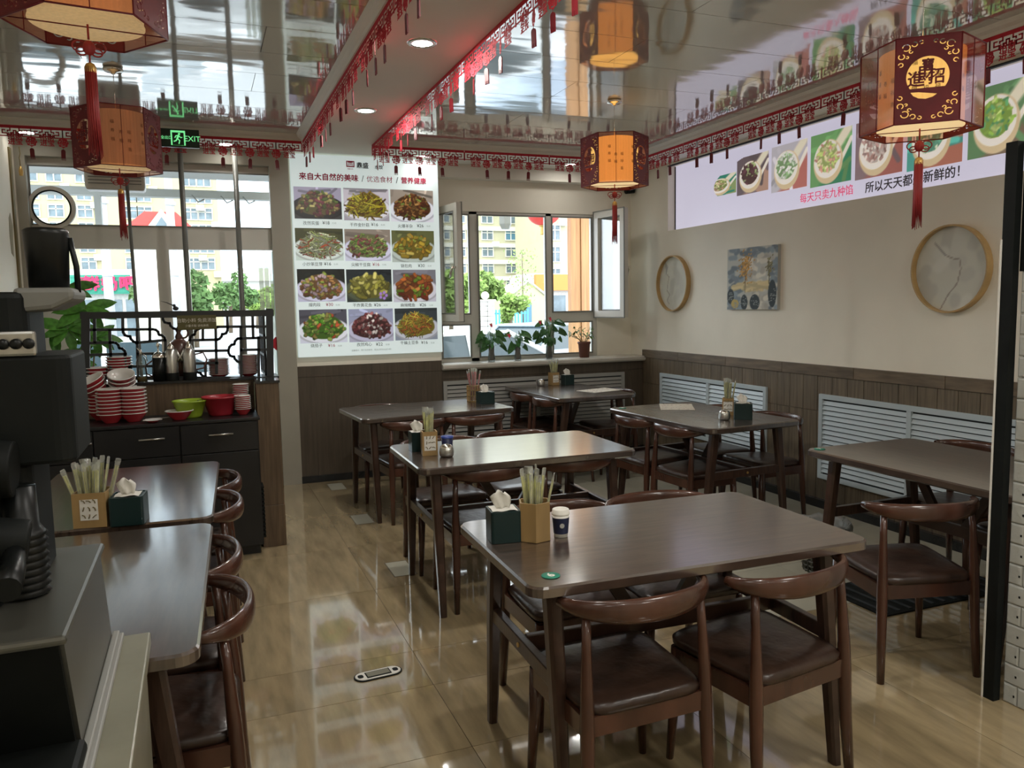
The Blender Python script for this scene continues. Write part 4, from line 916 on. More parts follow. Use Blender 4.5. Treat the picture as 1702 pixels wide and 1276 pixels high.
b.lathe([(.001, .004), (.1, .004), (.128, .26)], n=26, cap=False); obj('basket', b, 'wicker', t)
b = MB(); R_ = np.random.RandomState(2); prof = [(.10, .10), (.122, .26), (.140, .285), (.146, .262), (.142, .235)]; rings = []
for j, (r_, z) in enumerate(prof): rings.append([Vector(((r_+.006*math.sin(k*2.1+j)*(j > 0))*math.cos(2*PI*k/36), (r_+.006*math.sin(k*2.1+j)*(j > 0))*math.sin(2*PI*k/36), z+.008*math.sin(k*1.3))) for k in range(36)])
b.loft(rings, False, True); obj('bag_liner', b, 'bag', t)
t = thing('floor_mat', 'dark floor mat under the right table', 'mat', (3.42, 2.98, 0)); obj('mat', MB().prism(rounded(.9, .42, .02, 3), 0, .008, 'z'), 'black_plastic', t)
for k in range(12): obj('rib', box(-.42+.075*k, -.42+.075*k+.02, -.19, .19, .008, .011), 'dark_gap', t)

# ------------------------------------------------------------------ black partition and white foam-brick column at the right
t = thing('black_partition', 'tall black partition post at the right edge of the picture', 'partition', (2.70, 2.05, 0))
obj('post', box(.003, .038, -.045, .0, 0, 2.06), 'black_plastic', t, bevel=.002); obj('edge_strip', box(-.001, .003, -.003, .003, .0, 1.72), 'paper', t)
obj('head_panel', box(.040, .62, -.62, -.045, 1.605, 2.06), 'black_plastic', t)
t = thing('foam_brick_column', 'white foam brick clad column behind the black post', 'column', (2.742, 1.999, 0))
obj('core', box(.012, .58, -.55, -.012, 0, 1.60), 'foam_white', t)
for r in range(21):
    z0 = r*.0765; off = .0 if r % 2 else .055; y_ = 0
    segs = []; y_ = -off if off else 0
    if off: segs.append((-off, 0))
    while y_ > -.55: segs.append((max(y_-.11, -.56), y_)); y_ -= .11
    for a, c in segs:
        if c-a > .02:
            bk = MB().loft([[Vector((x, yy, zz)) for yy, zz in ((a+m_, z0+m_), (c-m_, z0+m_), (c-m_, z0+.0765-m_), (a+m_, z0+.0765-m_))] for x, m_ in ((.012, .001), (.004, .0015), (.0, .007))], True, False)
            k_ = obj('brick', bk, 'foam_white', t)
    obj('fixing_dot', box(-.0015, .001, -.052 if r % 2 else -.048, -.046 if r % 2 else -.042, z0+.032, z0+.040), 'black_gloss', t)
for r in range(21):
    for k in range(3):
        obj('brick', MB().loft([[Vector((xx, yy, zz)) for xx, zz in ((.02+k*.19+m_, r*.0765+m_), (.02+(k+1)*.19-m_, r*.0765+m_), (.02+(k+1)*.19-m_, (r+1)*.0765-m_), (.02+k*.19+m_, (r+1)*.0765-m_))] for yy, m_ in ((-.012, .001), (-.004, .0015), (0, .007))], True, False), 'foam_white', t)

# ------------------------------------------------------------------ things on the right wall
def round_picture(y, z, ry, label, seed):
    t = thing('round_picture', label, 'picture', (XR, y, z))
    outer = circle(ry, 48); obj('hoop', ring_prism(outer, circle(ry-.011, 48), -.048, 0, 'x'), 'wood_ring', t, bevel=.002)
    img = canvas(60, 60, (.84, .84, .78)); x, y_ = grid(60, 60); R_ = np.random.RandomState(seed)
    for _ in range(30): a, b = R_.rand(), R_.rand(); stroke(img, x, y_, a, b, a+.1*R_.rand(), b+.2*R_.rand(), .09, np.array((.84, .84, .79))*(.93+.12*R_.rand()))
    P = [(.36, .72), (.42, .66), (.50, .62), (.60, .60), (.62, .5), (.58, .34), (.46, .20), (.38, .06)] if seed == 1 else [(.30, .80), (.25, .68), (.34, .62), (.30, .5), (.28, .38), (.36, .30), (.28, .2), (.34, .14)]
    for p, q in zip(P[:-1], P[1:]): stroke(img, x, y_, *p, *q, .009, (.62, .57, .52))
    for k in range(5): stroke(img, x, y_, P[0][0]-.05*k*.4, P[0][1]+.02*k, P[1][0], P[1][1], .014, (.66, .65, .62))
    me = print_mesh('painted_disc', img, MX(-.012, 0, 0), 2*ry, 2*ry, 'flat_print'); bm = bmesh.new(); bm.from_mesh(me)
    bmesh.ops.delete(bm, geom=[v for v in bm.verts if math.hypot(v.co.y, v.co.z) > ry-.004], context='VERTS'); bm.to_mesh(me); bm.free(); link('painted_disc', me, t)
    obj('backing', MB().prism(circle(ry-.008, 48), -.011, 0, 'x'), 'paper', t)
    return t
round_picture(6.475, 1.69, .262, 'smaller looking round hoop-framed picture near the window corner', 2)
round_picture(3.49, 1.683, .262, 'round hoop-framed picture of a curved branch nearest the black post', 1)
t = thing('canvas_painting', 'square canvas painting of an orange tree between the two round pictures', 'painting', (XR, 5.32, 1.695))
obj('stretcher', box(-.028, 0, -.315, .315, -.25, .25), 'screen_grey', t)
img = canvas(100, 80, (.66, .66, .62)); x, y_ = grid(100, 80); R_ = np.random.RandomState(4)
for _ in range(140):
    a, b = R_.rand(), R_.rand(); c_ = np.array((.42, .47, .50)) if a < .28 or (a > .85) or b > .85 else np.array((.70, .68, .62)); stroke(img, x, y_, a, b, a+.12*R_.rand(), b+.10*(R_.rand()-.5), .05, c_*(.85+.3*R_.rand()))
for _ in range(50): stroke(img, x, y_, .1+.8*R_.rand(), .30+.14*R_.rand(), .3+.6*R_.rand(), .34+.1*R_.rand(), .03, np.array((.78, .70, .48))*(.85+.2*R_.rand()))
stroke(img, x, y_, .375, .28, .38, .6, .009, (.35, .26, .15)); stroke(img, x, y_, .84, .4, .84, .62, .008, (.3, .28, .2))
for _ in range(170):
    a, b = R_.randn()*.06+.38, R_.randn()*.12+.70; stroke(img, x, y_, a, b, a+.01, b+.01, .012, np.array((.74, .52, .18))*(.7+.5*R_.rand()))
for _ in range(60):
    a, b = R_.randn()*.03+.84, R_.randn()*.06+.66; stroke(img, x, y_, a, b, a+.01, b+.01, .012, np.array((.45, .42, .25))*(.7+.5*R_.rand()))
for (a, b, rx, rz_) in ((.08, .22, .075, .13), (.36, .12, .07, .13), (.57, .12, .10, .13), (.90, .25, .08, .22), (.17, .10, .08, .08)):
    fill(img, np.clip((1-((x-a)/rx)**2-((y_-b)/rz_)**2)*8, 0, 1), (.17, .21, .22) if a != .17 else (.70, .60, .30))
    for _ in range(14): p, q = a+R_.randn()*rx*.4, b+R_.randn()*rz_*.4; stroke(img, x, y_, p, q, p+.015, q, .008, (.50, .52, .50))
link('painted_front', print_mesh('painted_front', np.clip(img*1.16, 0, 1), MX(-.0285, 0, 0), .63, .50, 'flat_print'), t)

# ================================================================== BLACK CABINET, LEDGE, LATTICE, CROCKERY
YC = 5.05
t = thing('drawer_cabinet', 'long black cabinet with steel drawer pulls under the crockery', 'cabinet', (-.40, YC, 0))
obj('body', box(-.68, .70, .02, .40, .06, .845), 'cabinet_black', t); obj('plinth', box(-.66, .68, .05, .40, 0, .06), 'cabinet_black', t)
obj('cabinet_top', box(-.70, .71, -.01, .405, .845, .865), 'cabinet_black', t, bevel=.004)
sx_ = [-.68, -.205, .255, .70]
for k in range(3):
    d = obj('drawer', box(sx_[k]+.004, sx_[k+1]-.004, 0, .02, .665, .84), 'cabinet_black', t, bevel=.003)
    hx_ = at((130, 252, 367)[k], (735, 724, 716)[k], Y=YC); hx_ = hx_.x+.40
    obj('pull', MB().tube([(hx_-.07, -.022, .775), (hx_+.07, -.022, .775)], .006, 8).tube([(hx_-.055, -.022, .775), (hx_-.055, .0, .775)], .004, 6).tube([(hx_+.055, -.022, .775), (hx_+.055, .0, .775)], .004, 6), 'steel', d)
    obj('door', box(sx_[k]+.004, sx_[k+1]-.004, 0, .02, .065, .66), 'cabinet_black', t, bevel=.003)
for k in range(14): obj('side_louvre', box(.55, .716, .03, .40, .10+.026*k, .112+.026*k), 'black_plastic', t) if k < 13 else None
t = thing('ledge_wall', 'brown wood clad ledge behind the cabinet carrying the black lattice', 'ledge', (0, 0, 0))
obj('ledge', box(-1.10, .31, 5.48, 5.70, 0, 1.06), 'pillar_wood', t); obj('ledge_top', box(-1.10, .47, 5.46, 5.72, 1.06, 1.075), 'cabinet_black', t)
t = thing('wood_pillar', 'wood clad end pillar right of the black cabinet', 'pillar', (.375, 5.2, 0))
p = [(-.072, 0), (.072, 0), (.078, .28), (-.066, .28)]
obj('lower_cladding', MB().prism(p, 0, .27, 'z'), 'pillar_wood', t, bevel=.003); obj('upper_cladding', MB().prism([(a*.96, b_+.004) for a, b_ in p], .27, 1.055, 'z'), 'pillar_wood', t, bevel=.003)
obj('pillar_top', MB().prism([(a*1.04, b_-.004) for a, b_ in p], 1.055, 1.07, 'z'), 'black_marble', t)
# lattice screen
YL = 5.53
def LP(zx, zy): q = at(130+.19976*zx, 500+.19976*zy, Y=YL); return Vector((q.x, 0, q.z-1.075))
t = thing('lattice_screen', 'black openwork lattice screen with cloud corners standing on the ledge', 'lattice screen', (0, YL, 1.075))
def bar(lst, wd=.0085, name='lattice_bar', y=.0):
    b = MB(); pts = [LP(*q) for q in lst]; dd = .013 if name == 'post' else .011 if 'rail' in name else .009
    for a, c in zip(pts[:-1], pts[1:]):
        d = (c-a); L = d.length; d.normalize(); nrm = Vector((-d.z, 0, d.x))*wd; e = d*wd*.6
        b.loft([[q+nrm+Vector((0, -dd, 0)), q+nrm+Vector((0, dd, 0)), q-nrm+Vector((0, dd, 0)), q-nrm+Vector((0, -dd, 0))] for q in (a-e, c+e)], True, False)
    obj(name, b, 'lattice_black', t)
bar([(35, 122), (1610, 100)], .021, 'top_rail'); bar([(55, 640), (1610, 645)], .012, 'bottom_rail'); bar([(62, 110), (62, 640)], .024, 'post'); bar([(1590, 80), (1600, 650)], .022, 'post')
def cusp(a, b_, s_=1):
    (x0, y0), (x1, y1) = a, b_; dx, dy = x1-x0, y1-y0
    return [(x0+dx*u, y0+dy*v) for u, v in (((0, 0), (.02, .22), (.14, .45), (.36, .52), (.50, .52), (.55, .72), (.75, .93), (1, 1)) if s_ > 0 else ((0, 0), (.25, .05), (.42, .22), (.48, .45), (.52, .50), (.72, .52), (.92, .72), (1, 1)))]
for l in ([(135, 150), (138, 345)], [(105, 240), (620, 236)], [(370, 140), (372, 236)], [(595, 135), (597, 330)], [(490, 240), (497, 640)], [(262, 243), (272, 490)], [(105, 350), (290, 345)], [(480, 348), (725, 325)],
          [(100, 450), (400, 440)], [(390, 440), (392, 640)], [(497, 440), (725, 435)], [(440, 545), (640, 540)], [(625, 440), (628, 640)], [(1240, 125), (1243, 225)], [(1160, 215), (1560, 212)], [(1352, 215), (1357, 640)],
          [(1450, 120), (1456, 310)], [(930, 327), (1160, 322)], [(1143, 215), (1152, 600)], [(1037, 235), (1037, 325)], [(1330, 312), (1590, 305)], [(925, 418), (1250, 412)], [(1352, 408), (1590, 402)], [(975, 520), (1160, 515)],
          [(725, 325), (728, 640)], [(925, 330), (928, 640)], [(820, 235), (1160, 218)], [(1057, 518), (1060, 640)], [(272, 545), (272, 640)], [(1500, 300), (1503, 640)]): bar(l)
for a, c, s_ in (((372, 236), (492, 347), 1), ((620, 236), (726, 330), -1), ((290, 345), (395, 442), -1), ((703, 130), (822, 236), 1), ((1243, 225), (1152, 322), 1), ((1345, 312), (1250, 412), -1), ((1250, 412), (1345, 508), 1), ((1010, 232), (926, 330), -1), ((975, 560), (1060, 630), 1), ((440, 545), (392, 610), -1)): bar(cusp(a, c, s_), .008)
tl = LP(820, 122); br = LP(1152, 232)
pl_ = obj('name_plate', box(tl.x, br.x, -.016, -.011, br.z, tl.z), mat('olive', (.09, .08, .025), .5) and 'olive', t)
link('plate_text', text_mesh('plate_text', '自助小料 免费添加', .029, 'menu_paper', MY((tl.x+br.x)/2, -.0165, (tl.z*.62+br.z*.38)), ext=.0003), pl_); link('plate_text', text_mesh('plate_text', '少量多取 请勿浪费', .017, 'menu_paper', MY((tl.x+br.x)/2, -.0165, (tl.z*.25+br.z*.75)), ext=.0003), pl_)
xr_ = LP(1590, 300).x
t2 = thing('lattice_return', 'short lattice panel running back from the right end of the lattice screen', 'lattice screen', (xr_-.03, YL+.03, 1.075))
for yy in (0, .12, .24, .36): obj('upright', box(-.008, .008, yy, yy+.016, 0, .41), 'lattice_black', t2)
for z in (.0, .13, .26, .395): obj('crossbar', box(-.007, .007, 0, .376, z, z+.015), 'lattice_black', t2)

# crockery: every bowl an object
def make_bowl(name, label, r, h, cat='bowl', mo='red_melamine', mi='white_melamine'):
    t = thing(name, label, cat)
    obj('shell', MB().lathe([(.001, 0), (r*.48, 0), (r*.50, h*.08), (r*.78, h*.5), (r*.97, h*.93), (r, h)], n=24), mo, t)
    obj('lining', MB().lathe([(r*1.01, h*.93), (r*1.01, h*1.0), (r*.95, h*1.01), (r*.72, h*.52), (r*.4, h*.14), (.001, h*.12)], n=24, cap=False), mi, t); return t
BW = {}
ORD = ['', 'second', 'third', 'fourth', 'fifth', 'sixth', 'seventh', 'eighth', 'ninth', 'tenth', 'eleventh', 'twelfth', 'thirteenth', 'fourteenth', 'fifteenth']
def stack(kind, px, py, Z, n_, label, pitch, tilt=None, Y=None, cap_y=None):
    p = at(px, py, Z=Z) if Y is None else at(px, py, Y=Y); p.z = Z
    if cap_y: p.y = max(cap_y[0], min(cap_y[1], p.y)); q = at(px, py, Y=p.y); p.x = q.x
    name, r, h, cat = kind
    for k in range(n_):
        pos = Vector((p.x+rnd.uniform(-.0015, .0015), p.y+rnd.uniform(-.0015, .0015), Z+.0005+pitch*k))
        if kind not in BW: BW[kind] = o = make_bowl(name, label, r, h, cat)
        else: o = copy_tree(BW[kind])
        o.location = pos; o.rotation_euler = (0, 0, rnd.random()*6)
        if tilt and k >= tilt[0]:
            j = k-tilt[0]+1; o.rotation_euler = (tilt[2], tilt[1]*1.0, 0); o.location = pos+Vector((math.sin(tilt[1])*.018*j, -.008*j, .010+.004*j))
        j_ = n_-1-k
        one_, where = label.split('|')
        o['label'] = ('topmost ' + one_ if j_ == 0 else 'bottom ' + one_ if k == 0 else '%s from the top, %s' % (ORD[j_], one_)) + ' ' + where; o['group'] = one_ + 's ' + where
BB = ('rice_bowl', .077, .056, 'bowl'); SD = ('small_dish', .072, .022, 'dish'); CPB = ('small_cup', .050, .040, 'cup')
YA = (5.12, 5.40)
stack(BB, 185, 697, .866, 8, 'red and white bowl|in the front left stack', .021, cap_y=(5.14, 5.2))
stack(BB, 223, 697, .866, 8, 'red and white bowl|in the second front stack', .021, cap_y=(5.14, 5.2))
stack(BB, 207, 690, .866, 11, 'red and white bowl|in the forward-tipped rear stack', .0205, (8, 0, .42), cap_y=(5.36, 5.37))
stack(BB, 170, 690, .866, 10, 'red and white bowl|in the sideways-tipped rear stack', .0205, (7, -.45, .25), cap_y=(5.36, 5.37))
stack(BB, 200, 632, 1.076, 7, 'red and white bowl|in the lattice ledge stack', .0175, Y=5.60-.02)
stack(BB, 160, 628, 1.076, 3, 'red bowl|in the short stack left on the ledge', .021, Y=5.60-.02)
stack(SD, 364, 622, 1.076, 13, 'small dish|in the ledge stack beside the kettles', .0085, Y=5.60)
stack(SD, 413, 620, 1.076, 15, 'small dish|in the rightmost ledge stack', .0085, Y=5.60)
stack(CPB, 404, 682, .866, 8, 'small cup|in the front stack beside the red basin', .0115, cap_y=(5.16, 5.2))
stack(CPB, 401, 672, .866, 13, 'small cup|in the rear stack beside the red basin', .0115, cap_y=(5.36, 5.37))
def one(kind, px, py, Z, label, Y, sc=1, rot=(0, 0, 0)):
    o = copy_tree(BW[kind]); p = at(px, py, Y=Y); o.location = (p.x, Y, Z+.001); o.scale = (sc, sc, sc*.95); o.rotation_euler = rot; o['label'] = label; o['group'] = ''; del o['group']; return o
one(BB, 298, 685, .866, 'single red and white bowl in front of the green basin', 5.15, 1.05)
one(SD, 253, 690, .866, 'shallow red dish on the cabinet edge left of the single bowl', 5.10, .75)
t = thing('serving_spoon', 'white spoon lying on the cabinet top beside the single bowl', 'spoon', (at(262, 680, Y=5.2).x, 5.2, .868)); obj('spoon', MB().tube([(-.07, 0, .006), (.02, 0, .008), (.07, 0, .01)], [.012, .006, .006], 8, ell=(1, .5)), 'white_melamine', t)
def basin(px, Y, r, h, m, label):
    t = thing('basin', label, 'basin', (at(px, 680, Y=Y).x, Y, .866))
    obj('shell', MB().lathe([(.001, 0), (r*.62, 0), (r*.66, h*.1), (r*.93, h*.9), (r, h*.93), (r, h), (r*.95, h), (r*.88, h*.85), (r*.6, h*.06), (.001, h*.05)], n=32), m, t); return t
b_ = basin(316, 5.24, .103, .105, 'lime_plastic', 'lime green basin on the cabinet'); obj('ladle_handle', MB().tube([(-.01, .02, .03), (.05, -.02, .10)], .005, 6), 'black_plastic', b_)
basin(367, 5.26, .112, .118, 'red_plastic', 'large red basin on the cabinet right of the green one')
# kettles and jars on the ledge
def on_ledge(px, Y=5.585): return (at(px, 620, Y=Y).x, Y, 1.076)
YK = 5.50
def LK(px): return (at(px, 620, Y=YK).x, YK, 1.076)
t = thing('oil_cruet', 'glass oil cruet with yellow oil at the left of the kettles', 'cruet', LK(236)); obj('bottle', MB().lathe([(.001, 0), (.031, 0), (.031, .13), (.024, .15), (.012, .165), (.012, .175), (.001, .175)], n=20), 'glass_jar', t); obj('oil', MB().lathe([(.001, .003), (.028, .003), (.028, .03), (.001, .03)], n=20), 'oil', t); obj('spout', MB().tube([(0, 0, .17), (0, 0, .195), (-.02, 0, .215)], [.012, .008, .004], 8).tube([(.012, 0, .18), (.03, 0, .16), (.035, 0, .13)], .003, 5), 'chrome', t)
t = thing('press_jar', 'dark glass jar with chrome plunger lid between the oil cruet and the kettles', 'jar', LK(265)); obj('jar', MB().lathe([(.001, 0), (.038, 0), (.038, .15), (.001, .15)], n=24), 'black_gloss', t); obj('lid', MB().lathe([(.04, .15), (.04, .16), (.03, .175), (.012, .185), (.005, .19), (.005, .215), (.012, .225), (.008, .24), (.001, .25)], n=20), 'chrome', t); obj('handle', MB().tube([(-.038, 0, .03), (-.075, 0, .05), (-.08, 0, .10), (-.038, 0, .13)], .005, 8), 'vase_brown', t)
def kettle(px, h, label, sd=1):
    t = thing('steel_kettle', label, 'kettle', LK(px)); obj('body', MB().lathe([(.001, 0), (.037, 0), (.040, .01), (.040, h*.62), (.033, h*.72), (.018, h*.8), (.001, h*.8)], n=24), 'steel', t)
    obj('lid', MB().lathe([(.022, h*.78), (.022, h*.82), (.012, h*.88), (.005, h*.9), (.009, h*.94), (.001, h*.97)], n=16), 'chrome', t)
    obj('base_band', MB().lathe([(.0405, 0), (.0415, .002), (.0415, .045), (.0405, .05)], n=24, cap=False), 'black_plastic', t)
    obj('handle', MB().tube([(sd*.036, 0, h*.62), (sd*.085, 0, h*.66), (sd*.105, 0, h*.48), (sd*.085, 0, h*.28), (sd*.038, 0, h*.24)], .0055, 8), 'vase_brown', t)
    obj('spout', MB().tube([(-sd*.036, 0, h*.45), (-sd*.06, 0, h*.6), (-sd*.078, 0, h*.78)], [.011, .008, .005], 8), 'steel', t)
kettle(286, .26, 'steel kettle left of the dark vase on the ledge', -1); kettle(316, .26, 'steel kettle right of the dark vase on the ledge', 1)
p = LK(300); t = thing('dark_vase', 'dark brown lidded vase between the two steel kettles', 'vase', (p[0], 5.60, 1.076)); obj('body', MB().lathe([(.001, 0), (.03, 0), (.05, .08), (.062, .18), (.055, .235), (.03, .26), (.001, .262)], n=24), 'vase_brown', t)
obj('finial', MB().lathe([(.02, .26), (.024, .275), (.012, .30), (.02, .318), (.010, .335), (.001, .35)], n=16), 'vase_brown', t); obj('scroll_handle', MB().tube([(.03+.03*math.cos(a)*.9, 0, .30+.035*math.sin(a)) for a in np.linspace(-2.4, 2.6, 14)], .007, 8), 'vase_brown', t)
t = thing('bird_ornament', 'small dark long-beaked bird ornament on top of the lattice', 'ornament', (at(292, 512, Y=YL).x, YL, LP(900, 100).z+1.075+.012))
obj('body', MB().sphere((0, 0, .018), .015, 10, 8, (1.2, .8, .9)).sphere((-.008, 0, .036), .010, 10, 8).tube([(-.015, 0, .038), (-.05, 0, .055), (-.085, 0, .066)], [.005, .003, .001], 6), 'lattice_black', t)

# ------------------------------------------------------------------ plants
def leaf_mesh(name, m, L=1., W=.45, heart=False, bend=.25):
    b = MB(); n_ = 7; rings = []
    for k in range(n_):
        u = k/(n_-1); wd = W*(math.sin(PI*min(1, u*.92+.06))**(.8) if not heart else (1.0*(1-u)**.75*(1+.5*u)+.02)) * (1 if k < n_-1 else .04); z = -bend*u*u
        back = (-.12*L*(k == 0) if heart else 0)
        rings.append([Vector((u*L+back, -wd/2, z+.05*W)), Vector((u*L, 0, z-.05*W)), Vector((u*L+back, wd/2, z+.05*W))])
    b.loft(rings, False, True, False); return b.mesh(name, m)
def face_dir(d, n=(0, -1, .45)):
    x = Vector(d).normalized(); z = Vector(n); z = (z-x*z.dot(x)).normalized(); y = z.cross(x)
    return Matrix(((x.x, y.x, z.x), (x.y, y.y, z.y), (x.z, y.z, z.z))).to_euler()
def euler_dir(d, roll=0):
    d = Vector(d).normalized(); q = d.to_track_quat('X', 'Z'); return q.to_euler()
ML = leaf_mesh('leaf', 'leaf', 1, .40)
t = thing('money_tree', 'potted plant with long palmate leaves behind the left end of the lattice', 'plant', (-.80, 6.25, 0))
obj('pot', MB().lathe([(.001, 0), (.12, 0), (.16, .28), (.165, .30), (.14, .30), (.13, .27), (.001, .26)], n=24), 'terracotta', t)
for j, (px, py, Y, L) in enumerate(((141, 512, 6.2, .26), (113, 545, 6.15, .24), (112, 478, 6.3, .20), (160, 560, 6.3, .20), (95, 590, 6.2, .22), (125, 600, 6.3, .2))):
    c_ = at(px, py, Y=Y)-Vector((-.80, 6.25, 0))
    obj('stem', MB().tube([(0, 0, .27), (c_.x*.3, c_.y*.3, c_.z*.55), (c_.x*.9, c_.y*.9, c_.z-.06), tuple(c_)], [.016, .010, .005, .004], 6), 'stem', t)
    for k in range(7):
        a = 2*PI*k/7+j*.4; d = Vector((math.cos(a), -.25+.35*math.sin(a*1.3), .60*math.sin(a)-.28))
        o = link('leaf', ML, t, tuple(c_), face_dir(d, (.3*math.cos(k), -1, .5))); s_ = L*(.66+.3*rnd.random()); o.scale = (s_, s_, s_)
LH = leaf_mesh('leaf', 'leaf_dark', 1, .72, True, .3); LPL = leaf_mesh('leaf', 'leaf_pale', 1, .5, False, .2); FLW = leaf_mesh('spathe', 'anthurium', 1, .85, True, .1)
def anthurium(x, y, h, n_, flowers, label, spread=.10, seed=1):
    R_ = random.Random(seed); t = thing('anthurium_plant', label, 'plant', (x, y, .981))
    obj('vase', MB().lathe([(.001, 0), (.032, 0), (.036, .02), (.028, h*.6), (.034, h), (.031, h), (.026, h*.6), (.032, .02), (.001, .008)], n=20), 'glass_jar', t)
    obj('root_ball', MB().lathe([(.001, .009), (.029, .009), (.030, .03), (.022, h*.6), (.026, h*.9), (.001, h*.92)], n=16), 'vase_brown', t)
    for k in range(n_):
        a = R_.random()*2*PI; e = R_.uniform(-.25, .9); r_ = spread*(.35+.65*R_.random()); p = Vector((r_*math.cos(a), r_*math.sin(a)*.6, h+.02+.12*max(e, -.1)*spread/.1))
        obj('petiole', MB().tube([(0, 0, h*.9), (p.x*.5, p.y*.5, p.z), tuple(p)], .0018, 4), 'leaf', t)
        o = link('leaf', LH, t, tuple(p), face_dir((math.cos(a), math.sin(a)*.7-.2, -.75+.6*e), (R_.uniform(-.5, .5), -1, .6))); s_ = R_.uniform(.06, .095); o.scale = (s_, s_, s_)
    for fx, fz in flowers:
        obj('flower_stalk', MB().tube([(0, 0, h), (fx*.6, -.01, fz*.6+h*.2), (fx, -.02, fz)], .002, 4), 'leaf', t)
        o = link('spathe', FLW, t, (fx, -.02, fz+.02), euler_dir((.15, -.5, -.8))); o.scale = (.042, .042, .042)
        obj('spadix', MB().tube([(fx, -.025, fz+.01), (fx, -.035, fz+.03)], .003, 5), 'leaf_pale', t)
anthurium(2.585, 7.15, .15, 26, [(-.01, .34)], 'leafy plant in a glass vase leftmost on the window sill', .115, 1)
anthurium(2.855, 7.15, .13, 20, [(-.10, .235)], 'shorter red-flowered plant in a glass vase, second from the left on the sill', .11, 2)
anthurium(3.19, 7.15, .20, 32, [(-.11, .355), (.0, .385)], 'tall plant with two red flowers in a glass vase, third on the sill', .15, 3)
t = thing('potted_shrub', 'small leafy shrub in a brown pot, rightmost on the window sill', 'plant', (3.575, 7.15, .981))
obj('pot', MB().lathe([(.001, 0), (.048, 0), (.060, .135), (.067, .135), (.067, .155), (.060, .155), (.056, .13), (.001, .125)], n=24), 'terracotta', t)
for k in range(9):
    a = 2*PI*k/9; e = Vector((.11*math.cos(a)*(1+.6*(math.cos(a) < 0)), .06*math.sin(a), .22+.09*rnd.random())); obj('twig', MB().tube([(0, 0, .12), (e.x*.4, e.y*.4, .19), tuple(e)], [.004, .003, .0015], 5), 'stem', t)
    for j in range(6):
        f_ = .45+.6*j/6; p = Vector((e.x*f_, e.y*f_, .15+(e.z-.15)*f_)); d = (rnd.uniform(-1, 1), rnd.uniform(-1, .3), rnd.uniform(-.5, .6)); o = link('leaf', LPL if (j+k) % 2 else LH, t, tuple(p), euler_dir(d)); s_ = rnd.uniform(.03, .05); o.scale = (s_,)*3

# ------------------------------------------------------------------ stone counter and the black machine on it, near left
t = thing('stone_counter', 'pale stone counter top at the lower left in front of the nearest chair', 'counter', (-.137, 1.86, 0))
obj('counter_top', MB().prism([(0, 0), (-.9, 0), (-.9, -2.2), (.01, -2.2)], .79, .82, 'z'), 'beige_stone', t, bevel=.004)
obj('front_panel', MB().prism([(-.012, -.012), (-.88, -.012), (-.88, -2.2), (-.012, -2.2)], 0, .79, 'z'), 'beige_stone', t)
t = thing('black_coffee_machine', 'black machine with steel side panel, ribbed hoses and hopper at the near left', 'machine', (-.21, 1.80, .82))
obj('foot_rail', MB().box(-.55, .022, -.60, .05, 0, .012).box(.0, .014, -.60, .05, .012, .018), 'speckle_plastic', t, bevel=.003)
obj('side_panel', MB().loft([[Vector((x, yy, z)) for yy, z in ((-.43, .014), (.03, .014), (-.06, .225), (-.52, .225))] for x in (-.006, 0)], True, False), 'steel_side', t)
obj('casing', MB().loft([[Vector((x, yy, z)) for yy, z in ((-.44, .012), (.025, .012), (-.065, .222), (-.53, .222))] for x in (-.60, -.006)], True, False), 'black_plastic', t)
obj('top_plate', box(-.60, .008, -.545, -.05, .225, .240), 'steel_side', t, bevel=.006)
obj('front_foot', MB().box(-.55, .01, -.56, -.44, 0, .035), 'black_plastic', t, bevel=.01)
obj('column', MB().prism(rounded(.42, .22, .03), .45, .63, 'z'), 'black_plastic', t, (-.205, -.20, 0), bevel=.006)
obj('column', MB().prism(rounded(.36, .20, .03), .24, .45, 'z'), 'black_plastic', t, (-.245, -.20, 0), bevel=.006)
hd = obj('head', MB().prism(rounded(.44, .20, .035), .615, .735, 'z'), 'black_plastic', t, (-.275, -.20, 0), bevel=.01)
obj('spout_shroud', MB().loft([[Vector((x, yy, z)) for yy, z in ((-.08, a), (.08, a), (.08, b), (-.08, b))] for x, a, b in ((-.075, .700, .742), (-.02, .705, .742), (.015, .722, .742))], True, False), 'shroud_grey', t, (0, -.20, 0), bevel=.008)
kp = obj('control_plate', box(-.115, -.040, -.313, -.303, .630, .672), 'steel', t, bevel=.005)
for k in range(4): obj('knob', MB().lathe([(.001, 0), (.0088, 0), (.0085, .008), (.001, .009)], n=14, M=Matrix.Translation((-.104+.018*k, -.314, .651)) @ Matrix.Rotation(PI/2, 4, 'X')), 'black_gloss', kp)
obj('hopper', MB().lathe([(.001, .735), (.031, .735), (.036, .835), (.036, .842), (.030, .846), (.001, .846)], n=24), 'black_gloss', t, (-.032, -.20, 0))
obj('hopper_bracket', MB().tube([(.012, -.2, .735), (.012, -.2, .78), (.004, -.2, .83)], .005, 8), 'black_gloss', t)
obj('gear_housing', MB().tube([(-.15, -.36, .46), (-.075, -.36, .455)], [.05, .045], 18).tube([(-.12, -.38, .35), (-.06, -.375, .34)], [.038, .034], 16), 'black_plastic', t, bevel=.004)
obj('handle_grip', MB().tube([(-.08, -.37, .34), (-.07, -.45, .32), (-.065, -.52, .31)], [.014, .017, .019], 12), 'black_gloss', t)
for k, (x, y, ztop) in enumerate(((-.08, -.33, .30), (-.14, -.38, .27), (-.20, -.43, .25))):
    hb = MB(); prof = [(.001, .0)]
    for j in range(9): prof += [(.034, .012*j), (.039, .012*j+.004), (.034, .012*j+.009)]
    prof += [(.028, .115), (.026, .18), (.001, .18)]; hb.lathe(prof, n=20); obj('ribbed_hose', hb, 'black_gloss', t, (x, y, .242))

